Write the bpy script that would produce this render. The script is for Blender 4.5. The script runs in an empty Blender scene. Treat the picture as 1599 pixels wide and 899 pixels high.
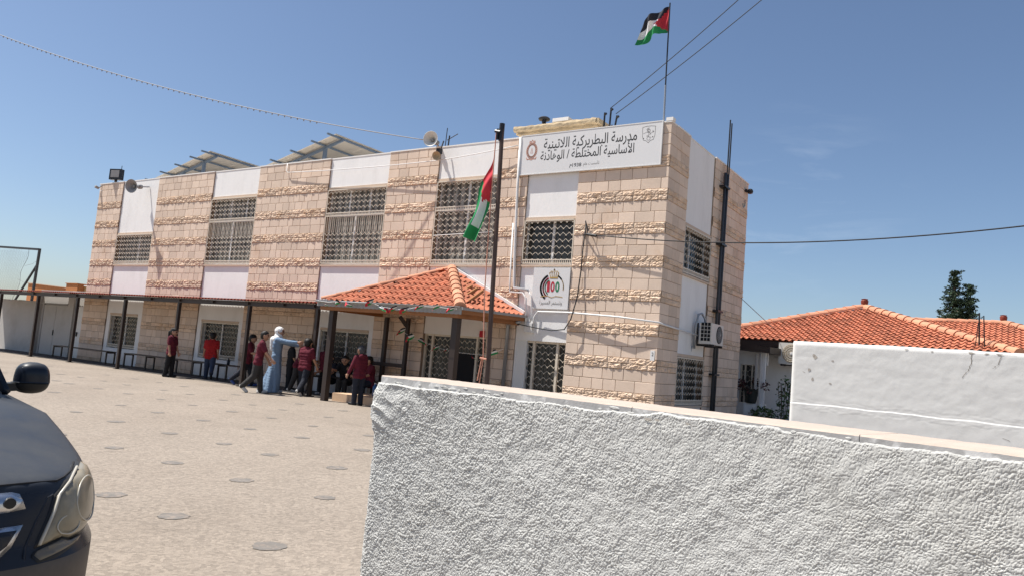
import bpy, bmesh, math, random
import numpy as np
from mathutils import Vector, Matrix

random.seed(7)
rng = np.random.default_rng(7)
SC = bpy.context.scene
COL = SC.collection
R = math.radians
PI = math.pi

# ---------------------------------------------------------------- camera
YAW, PITCH, ROLL = 0.590627641, 0.0951209645, 0.0846432939
CAM = Vector((6.35264784, -15.2644389, 1.35049462))
cam_d = bpy.data.cameras.new('camera')
cam = bpy.data.objects.new('camera', cam_d)
COL.objects.link(cam)
fw = Vector((-math.sin(YAW) * math.cos(PITCH), math.cos(YAW) * math.cos(PITCH), math.sin(PITCH)))
rt = Vector((math.cos(YAW), math.sin(YAW), 0))
up = rt.cross(fw)
r2 = rt * math.cos(ROLL) + up * math.sin(ROLL)
u2 = up * math.cos(ROLL) - rt * math.sin(ROLL)
cam.matrix_world = Matrix(((r2.x, u2.x, -fw.x, CAM.x), (r2.y, u2.y, -fw.y, CAM.y), (r2.z, u2.z, -fw.z, CAM.z), (0, 0, 0, 1)))
cam_d.sensor_width = 36
cam_d.lens = 1177.37 / 1599 * 36
cam_d.clip_start = 0.05
cam_d.clip_end = 3000
SC.camera = cam

# ---------------------------------------------------------------- light
SUN = Vector((-.43, -.205, .9)).normalized()          # towards the sun
world = bpy.data.worlds.new('World')
SC.world = world
world.use_nodes = True
wn = world.node_tree
bg = wn.nodes['Background']
sky = wn.nodes.new('ShaderNodeTexSky')
sky.sky_type = 'NISHITA'
sky.sun_disc = False
sky.sun_elevation = math.asin(SUN.z)
sky.sun_rotation = math.atan2(SUN.x, SUN.y)
sky.altitude = 900
sky.air_density = 1.0
sky.dust_density = 2.2
sky.ozone_density = 3.0
# a few thin wisps of high cloud, low in the sky to the right
tcw = wn.nodes.new('ShaderNodeTexCoord')
mpw = wn.nodes.new('ShaderNodeMapping'); mpw.inputs['Rotation'].default_value = (0, R(-18), R(30)); mpw.inputs['Scale'].default_value = (2.2, 3.0, 11)
nzw = wn.nodes.new('ShaderNodeTexNoise'); nzw.inputs['Scale'].default_value = 2.6; nzw.inputs['Detail'].default_value = 8; nzw.inputs['Roughness'].default_value = 0.62; nzw.inputs['Distortion'].default_value = 0.6
wn.links.new(tcw.outputs['Generated'], mpw.inputs[0]); wn.links.new(mpw.outputs[0], nzw.inputs['Vector'])
mrw = wn.nodes.new('ShaderNodeMapRange'); mrw.inputs[1].default_value = 0.50; mrw.inputs[2].default_value = 0.80; mrw.inputs[4].default_value = 0.15
wn.links.new(nzw.outputs['Fac'], mrw.inputs[0])
dtw = wn.nodes.new('ShaderNodeVectorMath'); dtw.operation = 'DOT_PRODUCT'; dtw.inputs[1].default_value = (-0.217, 0.951, 0.221)
wn.links.new(tcw.outputs['Generated'], dtw.inputs[0])
mkw = wn.nodes.new('ShaderNodeMapRange'); mkw.interpolation_type = 'SMOOTHSTEP'; mkw.inputs[1].default_value = 0.9905; mkw.inputs[2].default_value = 1.0
wn.links.new(dtw.outputs['Value'], mkw.inputs[0])
muw = wn.nodes.new('ShaderNodeMath'); muw.operation = 'MULTIPLY'; wn.links.new(mrw.outputs[0], muw.inputs[0]); wn.links.new(mkw.outputs[0], muw.inputs[1])
mxw = wn.nodes.new('ShaderNodeMix'); mxw.data_type = 'RGBA'; mxw.inputs[7].default_value = (7.5, 8.2, 9.0, 1)
wn.links.new(muw.outputs[0], mxw.inputs[0]); wn.links.new(sky.outputs[0], mxw.inputs[6])
wn.links.new(mxw.outputs[2], bg.inputs[0])
bg.inputs[1].default_value = 0.082
sun_d = bpy.data.lights.new('sun', 'SUN')
sun_d.energy = 5.0
sun_d.angle = R(0.53)
sun_d.color = (1.0, 0.955, 0.89)
sun = bpy.data.objects.new('sun', sun_d)
COL.objects.link(sun)
sun.rotation_euler = SUN.to_track_quat('Z', 'Y').to_euler()
SC.view_settings.view_transform = 'Standard'
SC.view_settings.look = 'None'
SC.view_settings.gamma = 1
SC.view_settings.use_curve_mapping = False
SC.view_settings.exposure = 0.62

# ---------------------------------------------------------------- helpers
def srgb(r, g, b):
    f = lambda c: (c / 255 / 12.92) if c / 255 <= 0.04045 else ((c / 255 + 0.055) / 1.055) ** 2.4
    return (f(r), f(g), f(b))

def tag(o, label=None, cat=None, group=None, kind=None):
    if label: o['label'] = label
    if cat: o['category'] = cat
    if group: o['group'] = group
    if kind: o['kind'] = kind
    return o

def thing(name, label, cat, loc=(0, 0, 0), rz=0.0, group=None):
    o = bpy.data.objects.new(name, None)
    COL.objects.link(o)
    o.location = loc
    o.rotation_euler = (0, 0, rz)
    o.empty_display_size = 0.2
    return tag(o, label, cat, group)

class MB:
    """collects shapes and links them as ONE mesh object"""
    def __init__(s):
        s.v, s.f, s.m, s.t = [], [], [], []
    def face(s, idx, m=0, t=0.5):
        s.f.append(tuple(idx)); s.m.append(m); s.t.append(t)
    def poly(s, pts, m=0, t=0.5):
        n = len(s.v); s.v += [tuple(p) for p in pts]
        s.face(range(n, n + len(pts)), m, t)
    def box(s, x0, x1, y0, y1, z0, z1, m=0, t=0.5, M=None):
        n = len(s.v)
        P = [(x0, y0, z0), (x1, y0, z0), (x1, y1, z0), (x0, y1, z0), (x0, y0, z1), (x1, y0, z1), (x1, y1, z1), (x0, y1, z1)]
        if M is not None: P = [tuple(M @ Vector(p)) for p in P]
        s.v += P
        for q in ((0, 3, 2, 1), (4, 5, 6, 7), (0, 1, 5, 4), (1, 2, 6, 5), (2, 3, 7, 6), (3, 0, 4, 7)):
            s.face([n + i for i in q], m, t)
    def hull8(s, P, m=0, t=0.5):
        n = len(s.v); s.v += [tuple(p) for p in P]
        for q in ((0, 3, 2, 1), (4, 5, 6, 7), (0, 1, 5, 4), (1, 2, 6, 5), (2, 3, 7, 6), (3, 0, 4, 7)):
            s.face([n + i for i in q], m, t)
    def bar(s, p, q, w, h=None, m=0, t=0.5):
        """square bar from p to q"""
        p, q = Vector(p), Vector(q); h = h or w
        d = (q - p).normalized()
        a = Vector((0, 0, 1)) if abs(d.z) < 0.9 else Vector((1, 0, 0))
        x = d.cross(a).normalized() * (w / 2); y = x.cross(d).normalized() * (h / 2)
        s.hull8([p - x - y, p + x - y, p + x + y, p - x + y, q - x - y, q + x - y, q + x + y, q - x + y], m, t)
    def tube(s, pts, r, n=6, m=0, t=0.5, cap=True):
        pts = [Vector(p) for p in pts]
        rr = r if isinstance(r, (list, tuple)) else [r] * len(pts)
        base = len(s.v); prev = None
        for i, p in enumerate(pts):
            d = (pts[min(i + 1, len(pts) - 1)] - pts[max(i - 1, 0)])
            d = d.normalized() if d.length > 1e-9 else Vector((0, 0, 1))
            if prev is None:
                a = Vector((0, 0, 1)) if abs(d.z) < 0.9 else Vector((1, 0, 0))
                x = d.cross(a).normalized()
            else:
                x = (prev - d * prev.dot(d)).normalized()
            prev = x; y = d.cross(x)
            for k in range(n):
                c, q = math.cos(2 * PI * k / n), math.sin(2 * PI * k / n)
                s.v.append(tuple(p + (x * c + y * q) * rr[i]))
        for i in range(len(pts) - 1):
            for k in range(n):
                a, b = base + i * n + k, base + i * n + (k + 1) % n
                s.face((a, b, b + n, a + n), m, t)
        if cap:
            s.face([base + k for k in range(n)][::-1], m, t)
            e = base + (len(pts) - 1) * n
            s.face([e + k for k in range(n)], m, t)
    def lathe(s, prof, n=16, m=0, t=0.5, M=None):
        """prof: (r, z) list, turned about z"""
        base = len(s.v)
        for r, z in prof:
            for k in range(n):
                p = Vector((r * math.cos(2 * PI * k / n), r * math.sin(2 * PI * k / n), z))
                s.v.append(tuple(M @ p if M is not None else p))
        for i in range(len(prof) - 1):
            for k in range(n):
                a, b = base + i * n + k, base + i * n + (k + 1) % n
                s.face((a, b, b + n, a + n), m, t)
        s.face([base + k for k in range(n)][::-1], m, t)
        e = base + (len(prof) - 1) * n
        s.face([e + k for k in range(n)], m, t)
    def grid(s, P, m=0, t=0.5, wrap=False):
        """P[i][j] points"""
        base = len(s.v); ni, nj = len(P), len(P[0])
        for row in P: s.v += [tuple(p) for p in row]
        for i in range(ni - 1):
            for j in range(nj - 1 if not wrap else nj):
                j2 = (j + 1) % nj
                mm = m(i, j) if callable(m) else m
                s.face((base + i * nj + j, base + i * nj + j2, base + (i + 1) * nj + j2, base + (i + 1) * nj + j), mm, t)
    def build(s, name, mats, parent=None, smooth=False, loc=None, recalc=False):
        me = bpy.data.meshes.new(name)
        me.from_pydata(s.v, [], s.f)
        mats = mats if isinstance(mats, (list, tuple)) else [mats]
        for m in mats: me.materials.append(m)
        me.polygons.foreach_set('material_index', s.m)
        at = me.attributes.new('tint', 'FLOAT', 'FACE')
        at.data.foreach_set('value', s.t)
        if smooth: me.polygons.foreach_set('use_smooth', [True] * len(s.f))
        if recalc:
            bm = bmesh.new(); bm.from_mesh(me)
            bmesh.ops.recalc_face_normals(bm, faces=bm.faces)
            bm.to_mesh(me); bm.free()
        me.update()
        o = bpy.data.objects.new(name, me)
        COL.objects.link(o)
        if parent is not None: o.parent = parent
        if loc is not None: o.location = loc
        return o

# numpy gradient noise for modelled relief
_perm = rng.permutation(256); _perm = np.concatenate([_perm, _perm])
_ang = rng.random(256) * 2 * PI
def perlin(x, y, seed=0):
    x = np.asarray(x, float) + seed * 17.31; y = np.asarray(y, float) + seed * 5.77
    xi = np.floor(x).astype(int); yi = np.floor(y).astype(int)
    xf, yf = x - xi, y - yi
    u = xf * xf * xf * (xf * (xf * 6 - 15) + 10); v = yf * yf * yf * (yf * (yf * 6 - 15) + 10)
    def g(ix, iy, dx, dy):
        a = _ang[_perm[(_perm[ix & 255] + iy) & 255]]
        return np.cos(a) * dx + np.sin(a) * dy
    n00 = g(xi, yi, xf, yf); n10 = g(xi + 1, yi, xf - 1, yf)
    n01 = g(xi, yi + 1, xf, yf - 1); n11 = g(xi + 1, yi + 1, xf - 1, yf - 1)
    return (n00 * (1 - u) + n10 * u) * (1 - v) + (n01 * (1 - u) + n11 * u) * v

def smooth01(a, b, x):
    t = np.clip((x - a) / (b - a), 0, 1); return t * t * (3 - 2 * t)

# ---------------------------------------------------------------- materials
def material(name, col, rough=0.7, var=0.0, vscale=3.0, bump=0.0, bscale=40.0, tint=0.0, metal=0.0, spec=0.3,
             col2=None, mixscale=1.5, mixlo=0.45, mixhi=0.7, stretch=None, coat=0.0, extra=None, bdist=0.01):
    """procedural material: base colour, two scales of mottling, per-piece tint, bump"""
    m = bpy.data.materials.new(name)
    m.use_nodes = True
    nt = m.node_tree; N = nt.nodes; L = nt.links
    b = N['Principled BSDF']
    b.inputs['Roughness'].default_value = rough
    b.inputs['Metallic'].default_value = metal
    b.inputs['Specular IOR Level'].default_value = spec
    if coat:
        b.inputs['Coat Weight'].default_value = coat
        b.inputs['Coat Roughness'].default_value = 0.06
    tc = N.new('ShaderNodeTexCoord'); vec = tc.outputs['Object']
    if stretch:
        mp = N.new('ShaderNodeMapping'); mp.inputs['Scale'].default_value = stretch
        L.new(vec, mp.inputs[0]); vec = mp.outputs[0]
    rgb = N.new('ShaderNodeRGB'); rgb.outputs[0].default_value = (*col, 1)
    cur = rgb.outputs[0]
    def noise(sc, det=4.0, ro=0.6):
        n = N.new('ShaderNodeTexNoise'); n.inputs['Scale'].default_value = sc
        n.inputs['Detail'].default_value = det; n.inputs['Roughness'].default_value = ro
        L.new(vec, n.inputs['Vector']); return n.outputs['Fac']
    def mult(cur, fac, lo, hi):
        mr = N.new('ShaderNodeMapRange'); mr.inputs[3].default_value = lo; mr.inputs[4].default_value = hi
        L.new(fac, mr.inputs[0])
        mx = N.new('ShaderNodeVectorMath'); mx.operation = 'SCALE'
        L.new(cur, mx.inputs[0]); L.new(mr.outputs[0], mx.inputs['Scale']); return mx.outputs[0]
    if col2:
        f = noise(mixscale, 5.0, 0.65)
        mr = N.new('ShaderNodeMapRange'); mr.inputs[1].default_value = mixlo; mr.inputs[2].default_value = mixhi
        L.new(f, mr.inputs[0])
        mx = N.new('ShaderNodeMix'); mx.data_type = 'RGBA'
        L.new(mr.outputs[0], mx.inputs[0]); L.new(cur, mx.inputs[6]); mx.inputs[7].default_value = (*col2, 1)
        cur = mx.outputs[2]
    if tint:
        at = N.new('ShaderNodeAttribute'); at.attribute_name = 'tint'
        cur = mult(cur, at.outputs['Fac'], 1 - tint, 1 + tint)
    if var:
        cur = mult(cur, noise(vscale), 1 - var * 1.6, 1 + var * 1.6)
        cur = mult(cur, noise(vscale * 11), 1 - var * 0.9, 1 + var * 0.9)
    if extra: cur = extra(nt, cur, vec)
    L.new(cur, b.inputs['Base Color'])
    if bump:
        bp = N.new('ShaderNodeBump'); bp.inputs['Strength'].default_value = bump; bp.inputs['Distance'].default_value = bdist
        L.new(noise(bscale, 6.0), bp.inputs['Height']); L.new(bp.outputs[0], b.inputs['Normal'])
    return m

M = {}
M['stone'] = material('cream_stone', (0.68, 0.54, 0.43), 0.85, 0.10, 2.2, 0.25, 45, tint=0.10, col2=(0.56, 0.385, 0.26), mixscale=0.9, mixlo=0.56, mixhi=0.8)
M['stone_tan'] = material('cream_stone_tan', (0.58, 0.40, 0.26), 0.85, 0.10, 2.2, 0.25, 45, tint=0.14)
M['rough_stone'] = material('rock_faced_stone', (0.68, 0.52, 0.39), 0.9, 0.14, 5, 0.5, 40, tint=0.14, col2=(0.60, 0.395, 0.24), mixscale=2.2, mixlo=0.50, mixhi=0.75)
M['mortar'] = material('mortar', (0.30, 0.22, 0.16), 0.95, 0.1, 6)
M['plaster'] = material('white_plaster', (0.82, 0.805, 0.785), 0.85, 0.035, 1.2, 0.3, 14, col2=(0.74, 0.725, 0.70), mixscale=1.3, mixlo=0.5, mixhi=0.75, stretch=(1.4, 1.4, .5))
M['plaster_dirty'] = material('weathered_plaster', (0.46, 0.445, 0.42), 0.9, 0.07, 0.8, 0.3, 14, col2=(0.33, 0.30, 0.265), mixscale=0.5, mixlo=0.5, mixhi=0.8)
M['coping'] = material('coping_paint', (0.78, 0.76, 0.73), 0.8, 0.05, 3)
M['white_metal'] = material('cream_painted_metal', (0.68, 0.60, 0.49), 0.45, 0.06, 8)
M['white_frame'] = material('white_window_frame', (0.72, 0.71, 0.69), 0.4, 0.03, 4)
M['sill'] = material('sill_stone', (0.60, 0.47, 0.36), 0.8, 0.08, 6)
M['pole_paint'] = material('rusty_brown_pole', (0.085, 0.055, 0.045), 0.6, 0.25, 5)
M['pipe_grey'] = material('dark_grey_pipe', (0.05, 0.054, 0.06), 0.45, 0.1, 5)
M['brown_metal'] = material('dark_brown_metal', (0.042, 0.030, 0.026), 0.45, 0.12, 6)
M['black_metal'] = material('black_metal', (0.022, 0.022, 0.025), 0.4, 0.1, 8)
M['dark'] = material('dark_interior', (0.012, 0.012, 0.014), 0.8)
M['steel'] = material('galvanised_steel', (0.36, 0.37, 0.38), 0.4, 0.08, 6, metal=0.6)
M['blue_steel'] = material('blue_grey_steel', (0.13, 0.165, 0.21), 0.5, 0.1, 5)
M['net_wire'] = material('net_wire', (0.20, 0.20, 0.21), 0.6)
M['grey_paint'] = material('grey_painted_tin', (0.30, 0.295, 0.29), 0.55, 0.14, 7)
M['white_plastic'] = material('white_plastic', (0.72, 0.71, 0.69), 0.4, 0.04, 5)
M['ac_shell'] = material('ac_shell', (0.66, 0.64, 0.59), 0.45, 0.05, 5)
M['cable'] = material('black_cable', (0.02, 0.02, 0.022), 0.6)
M['tile'] = material('terracotta_tile', (0.465, 0.162, 0.090), 0.85, 0.14, 3, 0.3, 50, tint=0.22, col2=(0.37, 0.145, 0.088), mixscale=1.1, mixlo=0.5, mixhi=0.8)
M['tile_pale'] = material('terracotta_ridge', (0.53, 0.255, 0.155), 0.85, 0.12, 3, 0.3, 50, tint=0.15)
M['mirror_tile'] = M['tile']
M['red_sheet'] = material('red_corrugated_sheet', (0.20, 0.045, 0.028), 0.55, 0.14, 4)
M['wood'] = material('stained_timber', (0.30, 0.125, 0.045), 0.6, 0.2, 3, 0.3, 30, stretch=(1, 1, 8))
def curtain(nt, cur, vec):
    w = nt.nodes.new('ShaderNodeTexWave'); w.inputs['Scale'].default_value = 2.6; w.inputs['Distortion'].default_value = 3.0
    w.inputs['Detail'].default_value = 3; w.bands_direction = 'DIAGONAL'
    mp = nt.nodes.new('ShaderNodeMapping'); mp.inputs['Scale'].default_value = (1, 1, 0.03)
    nt.links.new(vec, mp.inputs[0]); nt.links.new(mp.outputs[0], w.inputs['Vector'])
    mr = nt.nodes.new('ShaderNodeMapRange'); mr.inputs[3].default_value = 0.35; mr.inputs[4].default_value = 1.25
    nt.links.new(w.outputs['Fac'], mr.inputs[0])
    s = nt.nodes.new('ShaderNodeVectorMath'); s.operation = 'SCALE'
    nt.links.new(cur, s.inputs[0]); nt.links.new(mr.outputs[0], s.inputs['Scale']); return s.outputs[0]
M['glass_curtain'] = material('curtained_glass', (0.29, 0.27, 0.235), 0.35, 0.25, 0.9, spec=0.2, extra=curtain)
M['glass_dark'] = material('dark_glass', (0.060, 0.058, 0.052), 0.18, 0.4, 1.2, spec=0.35)
M['sign'] = material('sign_face', (0.68, 0.675, 0.67), 0.45, 0.025, 1.0)
M['ink'] = material('black_lettering', (0.02, 0.02, 0.022), 0.6)
M['ink_grey'] = material('grey_lettering', (0.16, 0.15, 0.14), 0.6)
M['ink_red'] = material('red_lettering', (0.42, 0.03, 0.05), 0.6)
M['ink_green'] = material('green_lettering', (0.03, 0.20, 0.09), 0.6)
M['ink_gold'] = material('gold_lettering', (0.42, 0.28, 0.09), 0.5)
M['ink_salmon'] = material('salmon_emblem', (0.62, 0.30, 0.21), 0.6)
M['flag_red'] = material('flag_red', (0.50, 0.035, 0.05), 0.8, 0.06, 6)
M['flag_black'] = material('flag_black', (0.022, 0.024, 0.034), 0.8)
M['flag_white'] = material('flag_white', (0.72, 0.72, 0.72), 0.8)
M['flag_green'] = material('flag_green', (0.02, 0.24, 0.08), 0.8, 0.06, 6)
M['orange'] = material('orange_render', (0.50, 0.20, 0.075), 0.85, 0.06, 1)
M['yellow'] = material('yellow_render', (0.66, 0.46, 0.22), 0.85, 0.05, 1)
M['panel_back'] = material('panel_backsheet', (0.50, 0.44, 0.36), 0.6, 0.05, 2)
M['panel_face'] = material('solar_cells', (0.02, 0.03, 0.06), 0.15, 0.05, 4, spec=0.5)
M['old_stone'] = material('weathered_limestone', (0.46, 0.36, 0.23), 0.9, 0.2, 3, 0.6, 20, tint=0.15, col2=(0.22, 0.17, 0.12), mixscale=2.2, mixlo=0.5, mixhi=0.75)
M['leaf_dark'] = material('conifer_needles', (0.028, 0.05, 0.026), 0.8, 0.2, 2, tint=0.5)
M['leaf'] = material('shrub_leaf', (0.05, 0.095, 0.025), 0.6, 0.2, 4, tint=0.5)
M['leaf_red'] = material('dark_red_leaf', (0.075, 0.025, 0.022), 0.6, 0.2, 4, tint=0.5)
M['bark'] = material('bark', (0.10, 0.075, 0.055), 0.9, 0.2, 6, 0.6, 20)
M['pot'] = material('dark_pot', (0.02, 0.025, 0.024), 0.5)
M['water_blue'] = material('blue_plastic', (0.06, 0.14, 0.30), 0.2)
def ground_extra(nt, cur, vec):
    # fine pale aggregate and hairline cracks
    N, L = nt.nodes, nt.links
    v = N.new('ShaderNodeTexVoronoi'); v.inputs['Scale'].default_value = 38; L.new(vec, v.inputs['Vector'])
    mr = N.new('ShaderNodeMapRange'); mr.inputs[3].default_value = 0.74; mr.inputs[4].default_value = 1.24
    L.new(v.outputs['Color'], mr.inputs[0])
    s = N.new('ShaderNodeVectorMath'); s.operation = 'SCALE'; L.new(cur, s.inputs[0]); L.new(mr.outputs[0], s.inputs['Scale'])
    nz = N.new('ShaderNodeTexNoise'); nz.inputs['Scale'].default_value = 1.4; nz.inputs['Detail'].default_value = 6; L.new(vec, nz.inputs['Vector'])
    ad = N.new('ShaderNodeVectorMath'); ad.operation = 'ADD'; L.new(vec, ad.inputs[0]); L.new(nz.outputs['Color'], ad.inputs[1])
    c = N.new('ShaderNodeTexVoronoi'); c.feature = 'DISTANCE_TO_EDGE'; c.inputs['Scale'].default_value = 0.33; L.new(ad.outputs[0], c.inputs['Vector'])
    m2 = N.new('ShaderNodeMapRange'); m2.inputs[1].default_value = 0.0; m2.inputs[2].default_value = 0.005; m2.inputs[3].default_value = 0.93; m2.inputs[4].default_value = 1.0
    L.new(c.outputs['Distance'], m2.inputs[0])
    s2 = N.new('ShaderNodeVectorMath'); s2.operation = 'SCALE'; L.new(s.outputs[0], s2.inputs[0]); L.new(m2.outputs[0], s2.inputs['Scale'])
    return s2.outputs[0]
M['ground'] = material('pale_concrete', (0.272, 0.230, 0.188), 0.9, 0.10, 0.45, 0.9, 45, extra=ground_extra, col2=(0.244, 0.204, 0.165), mixscale=0.25, mixlo=0.42, mixhi=0.65)
M['shade_paving'] = material('shade_dark_paving', (0.075, 0.07, 0.066), 0.85, 0.12, 2, tint=0.2)  # dark base colour stands in for deep shade beneath the canopy
M['earth'] = material('dry_earth', (0.34, 0.27, 0.19), 0.95, 0.15, 0.05, col2=(0.16, 0.16, 0.09), mixscale=0.03)
M['dot'] = material('worn_grey_paint', (0.172, 0.158, 0.142), 0.9, 0.2, 9, col2=(0.245, 0.205, 0.172), mixscale=14, mixlo=.48, mixhi=.62)
M['stucco'] = material('white_stucco', (0.50, 0.497, 0.472), 0.95, 0.05, 2.0, 0.5, 330, bdist=0.002, spec=.1, col2=(0.45, 0.442, 0.41), mixscale=1.6, mixlo=.5, mixhi=.75)
M['cap_top'] = material('cream_cap_stone', (0.47, 0.385, 0.32), 0.8, 0.10, 6, 0.2, 60)
M['cap_face'] = material('painted_cap_face', (0.37, 0.365, 0.355), 0.85, 0.10, 7, 0.3, 30, col2=(0.56, 0.555, 0.54), mixscale=14, mixlo=0.54, mixhi=0.62)
M['white_wall'] = material('whitewashed_wall', (0.655, 0.65, 0.625), 0.9, 0.035, 1.1, 0.25, 9, bdist=0.01)
M['crack'] = material('crack', (0.20, 0.17, 0.14), 0.9)
M['dark_mark'] = material('rust_mark', (0.40, 0.365, 0.32), 0.9, 0.2, 30)
M['blue_logo'] = material('blue_sticker', (0.05, 0.08, 0.35), 0.5)

# ================================================================ GROUND
g = MB()
def sheet(x0, x1, y0, y1, z): g.poly([(x0, y0, z), (x1, y0, z), (x1, y1, z), (x0, y1, z)])
sheet(-600, 600, -600, 600, -0.006)
ground = g.build('ground', M['earth']); tag(ground, 'dry earth reaching to the horizon', 'ground', kind='structure')
g = MB()
g.poly([(-40, -40, 0), (40, -40, 0), (40, 0.0, 0), (-40, 0.0, 0)])
g.poly([(0.0, 0.0, 0), (40, 0.0, 0), (40, 9, 0), (0.0, 9, 0)])
g.poly([(-40, 0.0, 0), (-23.9, 0.0, 0), (-23.9, 9, 0), (-40, 9, 0)])
yard = g.build('courtyard', M['ground']); tag(yard, 'pale sandy concrete schoolyard with rows of worn grey dots', 'courtyard', kind='structure')
g = MB()
for i in range(-16, 5):
    for j in range(-3, 7):
        if random.random() < 0.16: continue
        x = 0.23 + 1.14 * i + random.gauss(0, 0.10); y = -10.48 + 1.345 * j + random.gauss(0, 0.05)
        if y > -2.9 or y < -13: continue
        r = 0.118 * random.uniform(0.75, 1.08)
        g.poly([(x + r * q_ * math.cos(2 * PI * k / 26), y + r * q_ * math.sin(2 * PI * k / 26), 0.004) for k in range(26) for q_ in (random.uniform(.86, 1.08),)])
g.build('painted_dots', M['dot'], yard)
g = MB()
def strip(x0, y0, x1, y1, w):
    pts = []
    n = 24
    for k in range(n + 1):
        t = k / n
        pts.append((x0 + (x1 - x0) * t, y0 + (y1 - y0) * t + 0.012 * math.sin(9 * t * 3.1) + random.uniform(-.004, .004)))
    for a, b in zip(pts[:-1], pts[1:]):
        g.poly([(a[0], a[1] - w, 0.003), (b[0], b[1] - w, 0.003), (b[0], b[1] + w, 0.003), (a[0], a[1] + w, 0.003)])
strip(-30, -5.7, 4, -5.5, 0.004)
g.build('concrete_joints', M['dot'], yard)

# ================================================================ SCHOOL BUILDING
LEFT, DEPTH, TOP = -23.87, 5.84, 6.87
P_ = 0.75
school = thing('school_building', 'two storey school with cream stone piers, white plaster panels and grilled windows', 'school', (0, 0, 0))
FRONT = lambda a, d, z: (a, -d, z)
SIDE = lambda a, d, z: (d, a, z)

# courses from the top down: (z0, z1, rough?)
courses = []
z = TOP
for k in range(3): courses.append((z - .25, z, False)); z -= .25
while z > 0.02:
    for k in range(2):
        if z > 0.02: courses.append((max(z - .125, 0), z, True)); z -= .125
    for k in range(2):
        if z > 0.02: courses.append((max(z - .25, 0), z, False)); z -= .25

def box_F(mb, F, a0, a1, d0, d1, z0, z1, m=0, t=0.5):
    mb.hull8([F(a0, d0, z0), F(a1, d0, z0), F(a1, d1, z0), F(a0, d1, z0), F(a0, d0, z1), F(a1, d0, z1), F(a1, d1, z1), F(a0, d1, z1)], m, t)

def stone_pier(F, a0, a1, name='stone_pier'):
    mb = MB()
    box_F(mb, F, a0 + .004, a1 - .004, -0.34, -0.014, 0.0, TOP - .01, 2)
    for ci, (z0, z1, rough) in enumerate(courses):
        if z1 - z0 < 0.05: continue
        a = a0
        while a < a1 - 0.01:
            w = random.uniform(0.22, 0.50) if not rough else random.uniform(0.20, 0.62)
            if a1 - (a + w) < 0.16: w = a1 - a
            b = a + w; t = random.random()
            if random.random() < 0.06: t = min(1, t + .4)
            g_ = 0.0045
            if not rough:
                d = random.uniform(0, 0.004)
                A0, A1, Z0, Z1, c = a + g_, b - g_, z0 + g_, z1 - g_, 0.006
                n = len(mb.v)
                mb.v += [F(A0, -.03, Z0), F(A1, -.03, Z0), F(A1, -.03, Z1), F(A0, -.03, Z1),
                         F(A0, d - c, Z0), F(A1, d - c, Z0), F(A1, d - c, Z1), F(A0, d - c, Z1),
                         F(A0 + c, d, Z0 + c), F(A1 - c, d, Z0 + c), F(A1 - c, d, Z1 - c), F(A0 + c, d, Z1 - c)]
                for k in range(4):
                    k2 = (k + 1) % 4
                    mb.face((n + k, n + k2, n + 4 + k2, n + 4 + k), 0, t); mb.face((n + 4 + k, n + 4 + k2, n + 8 + k2, n + 8 + k), 0, t)
                mb.face((n + 8, n + 9, n + 10, n + 11), 0, t)
            else:
                nx = max(4, int(w / .03)); nz = 7
                aa = np.linspace(a + .004, b - .004, nx + 1); zz = np.linspace(z0 + .005, z1 - .005, nz + 1)
                A, Zm = np.meshgrid(aa, zz, indexing='ij')
                ex = np.minimum(np.minimum((A - a) / .025, (b - A) / .025), 1); ez = np.minimum(np.minimum((Zm - z0) / .016, (z1 - Zm) / .016), 1)
                s = ci * 3.7 + (0 if F is FRONT else 50)
                D = 0.004 + ex * ez * (0.010 + 0.021 * perlin(A * 8 + ci * 1.7, Zm * 10 + s) + 0.020 * perlin(A * 21, Zm * 26 + s, 3) + 0.016 * perlin(A * 45, Zm * 55 + s, 5) + 0.010 * (random.random() - .4))
                D = np.maximum(D, -0.004)
                mb.grid([[F(A[i, j], D[i, j], Zm[i, j]) for j in range(nz + 1)] for i in range(nx + 1)], 1, t)
                # top and bottom returns
                for jz, zz_ in ((0, z0 + .005), (nz, z1 - .005)):
                    mb.grid([[F(A[i, jz], D[i, jz], zz_) for i in range(nx + 1)], [F(A[i, jz], -.02, zz_) for i in range(nx + 1)]], 1, t)
            a = b
    return mb.build(name, [M['stone'], M['rough_stone'], M['mortar']], school)

PANELS = [(-22.17, -19.77), (-16.47, -14.06), (-10.78, -8.38), (-6.57, -4.53), (-3.68, -2.26)]
xs = [LEFT] + [v for p in PANELS for v in p] + [0.0]
for i in range(0, len(xs), 2): stone_pier(FRONT, xs[i], xs[i + 1])
SPAN = (1.17, 3.0)
stone_pier(SIDE, 0.002, SPAN[0]); stone_pier(SIDE, SPAN[1], DEPTH)

REC = -0.04
def plaster_panel(F, a0, a1, openings, low='plaster'):
    z = 0.0
    def piece(p, q, z0, z1):
        mb = MB(); box_F(mb, F, p, q, -.34, REC, z0, z1); mb.build('plaster_panel', M[low if z1 < 2.0 or (low != 'plaster' and z0 < 2 and z1 < 3.7) else 'plaster'], school)
    for (o0, o1, z0, z1) in openings:
        if z0 > z: piece(a0, a1, z, z0)
        if o0 - a0 > .02: piece(a0, o0, z0, z1)
        if a1 - o1 > .02: piece(o1, a1, z0, z1)
        z = z1
    piece(a0, a1, z, TOP - .004)

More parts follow.
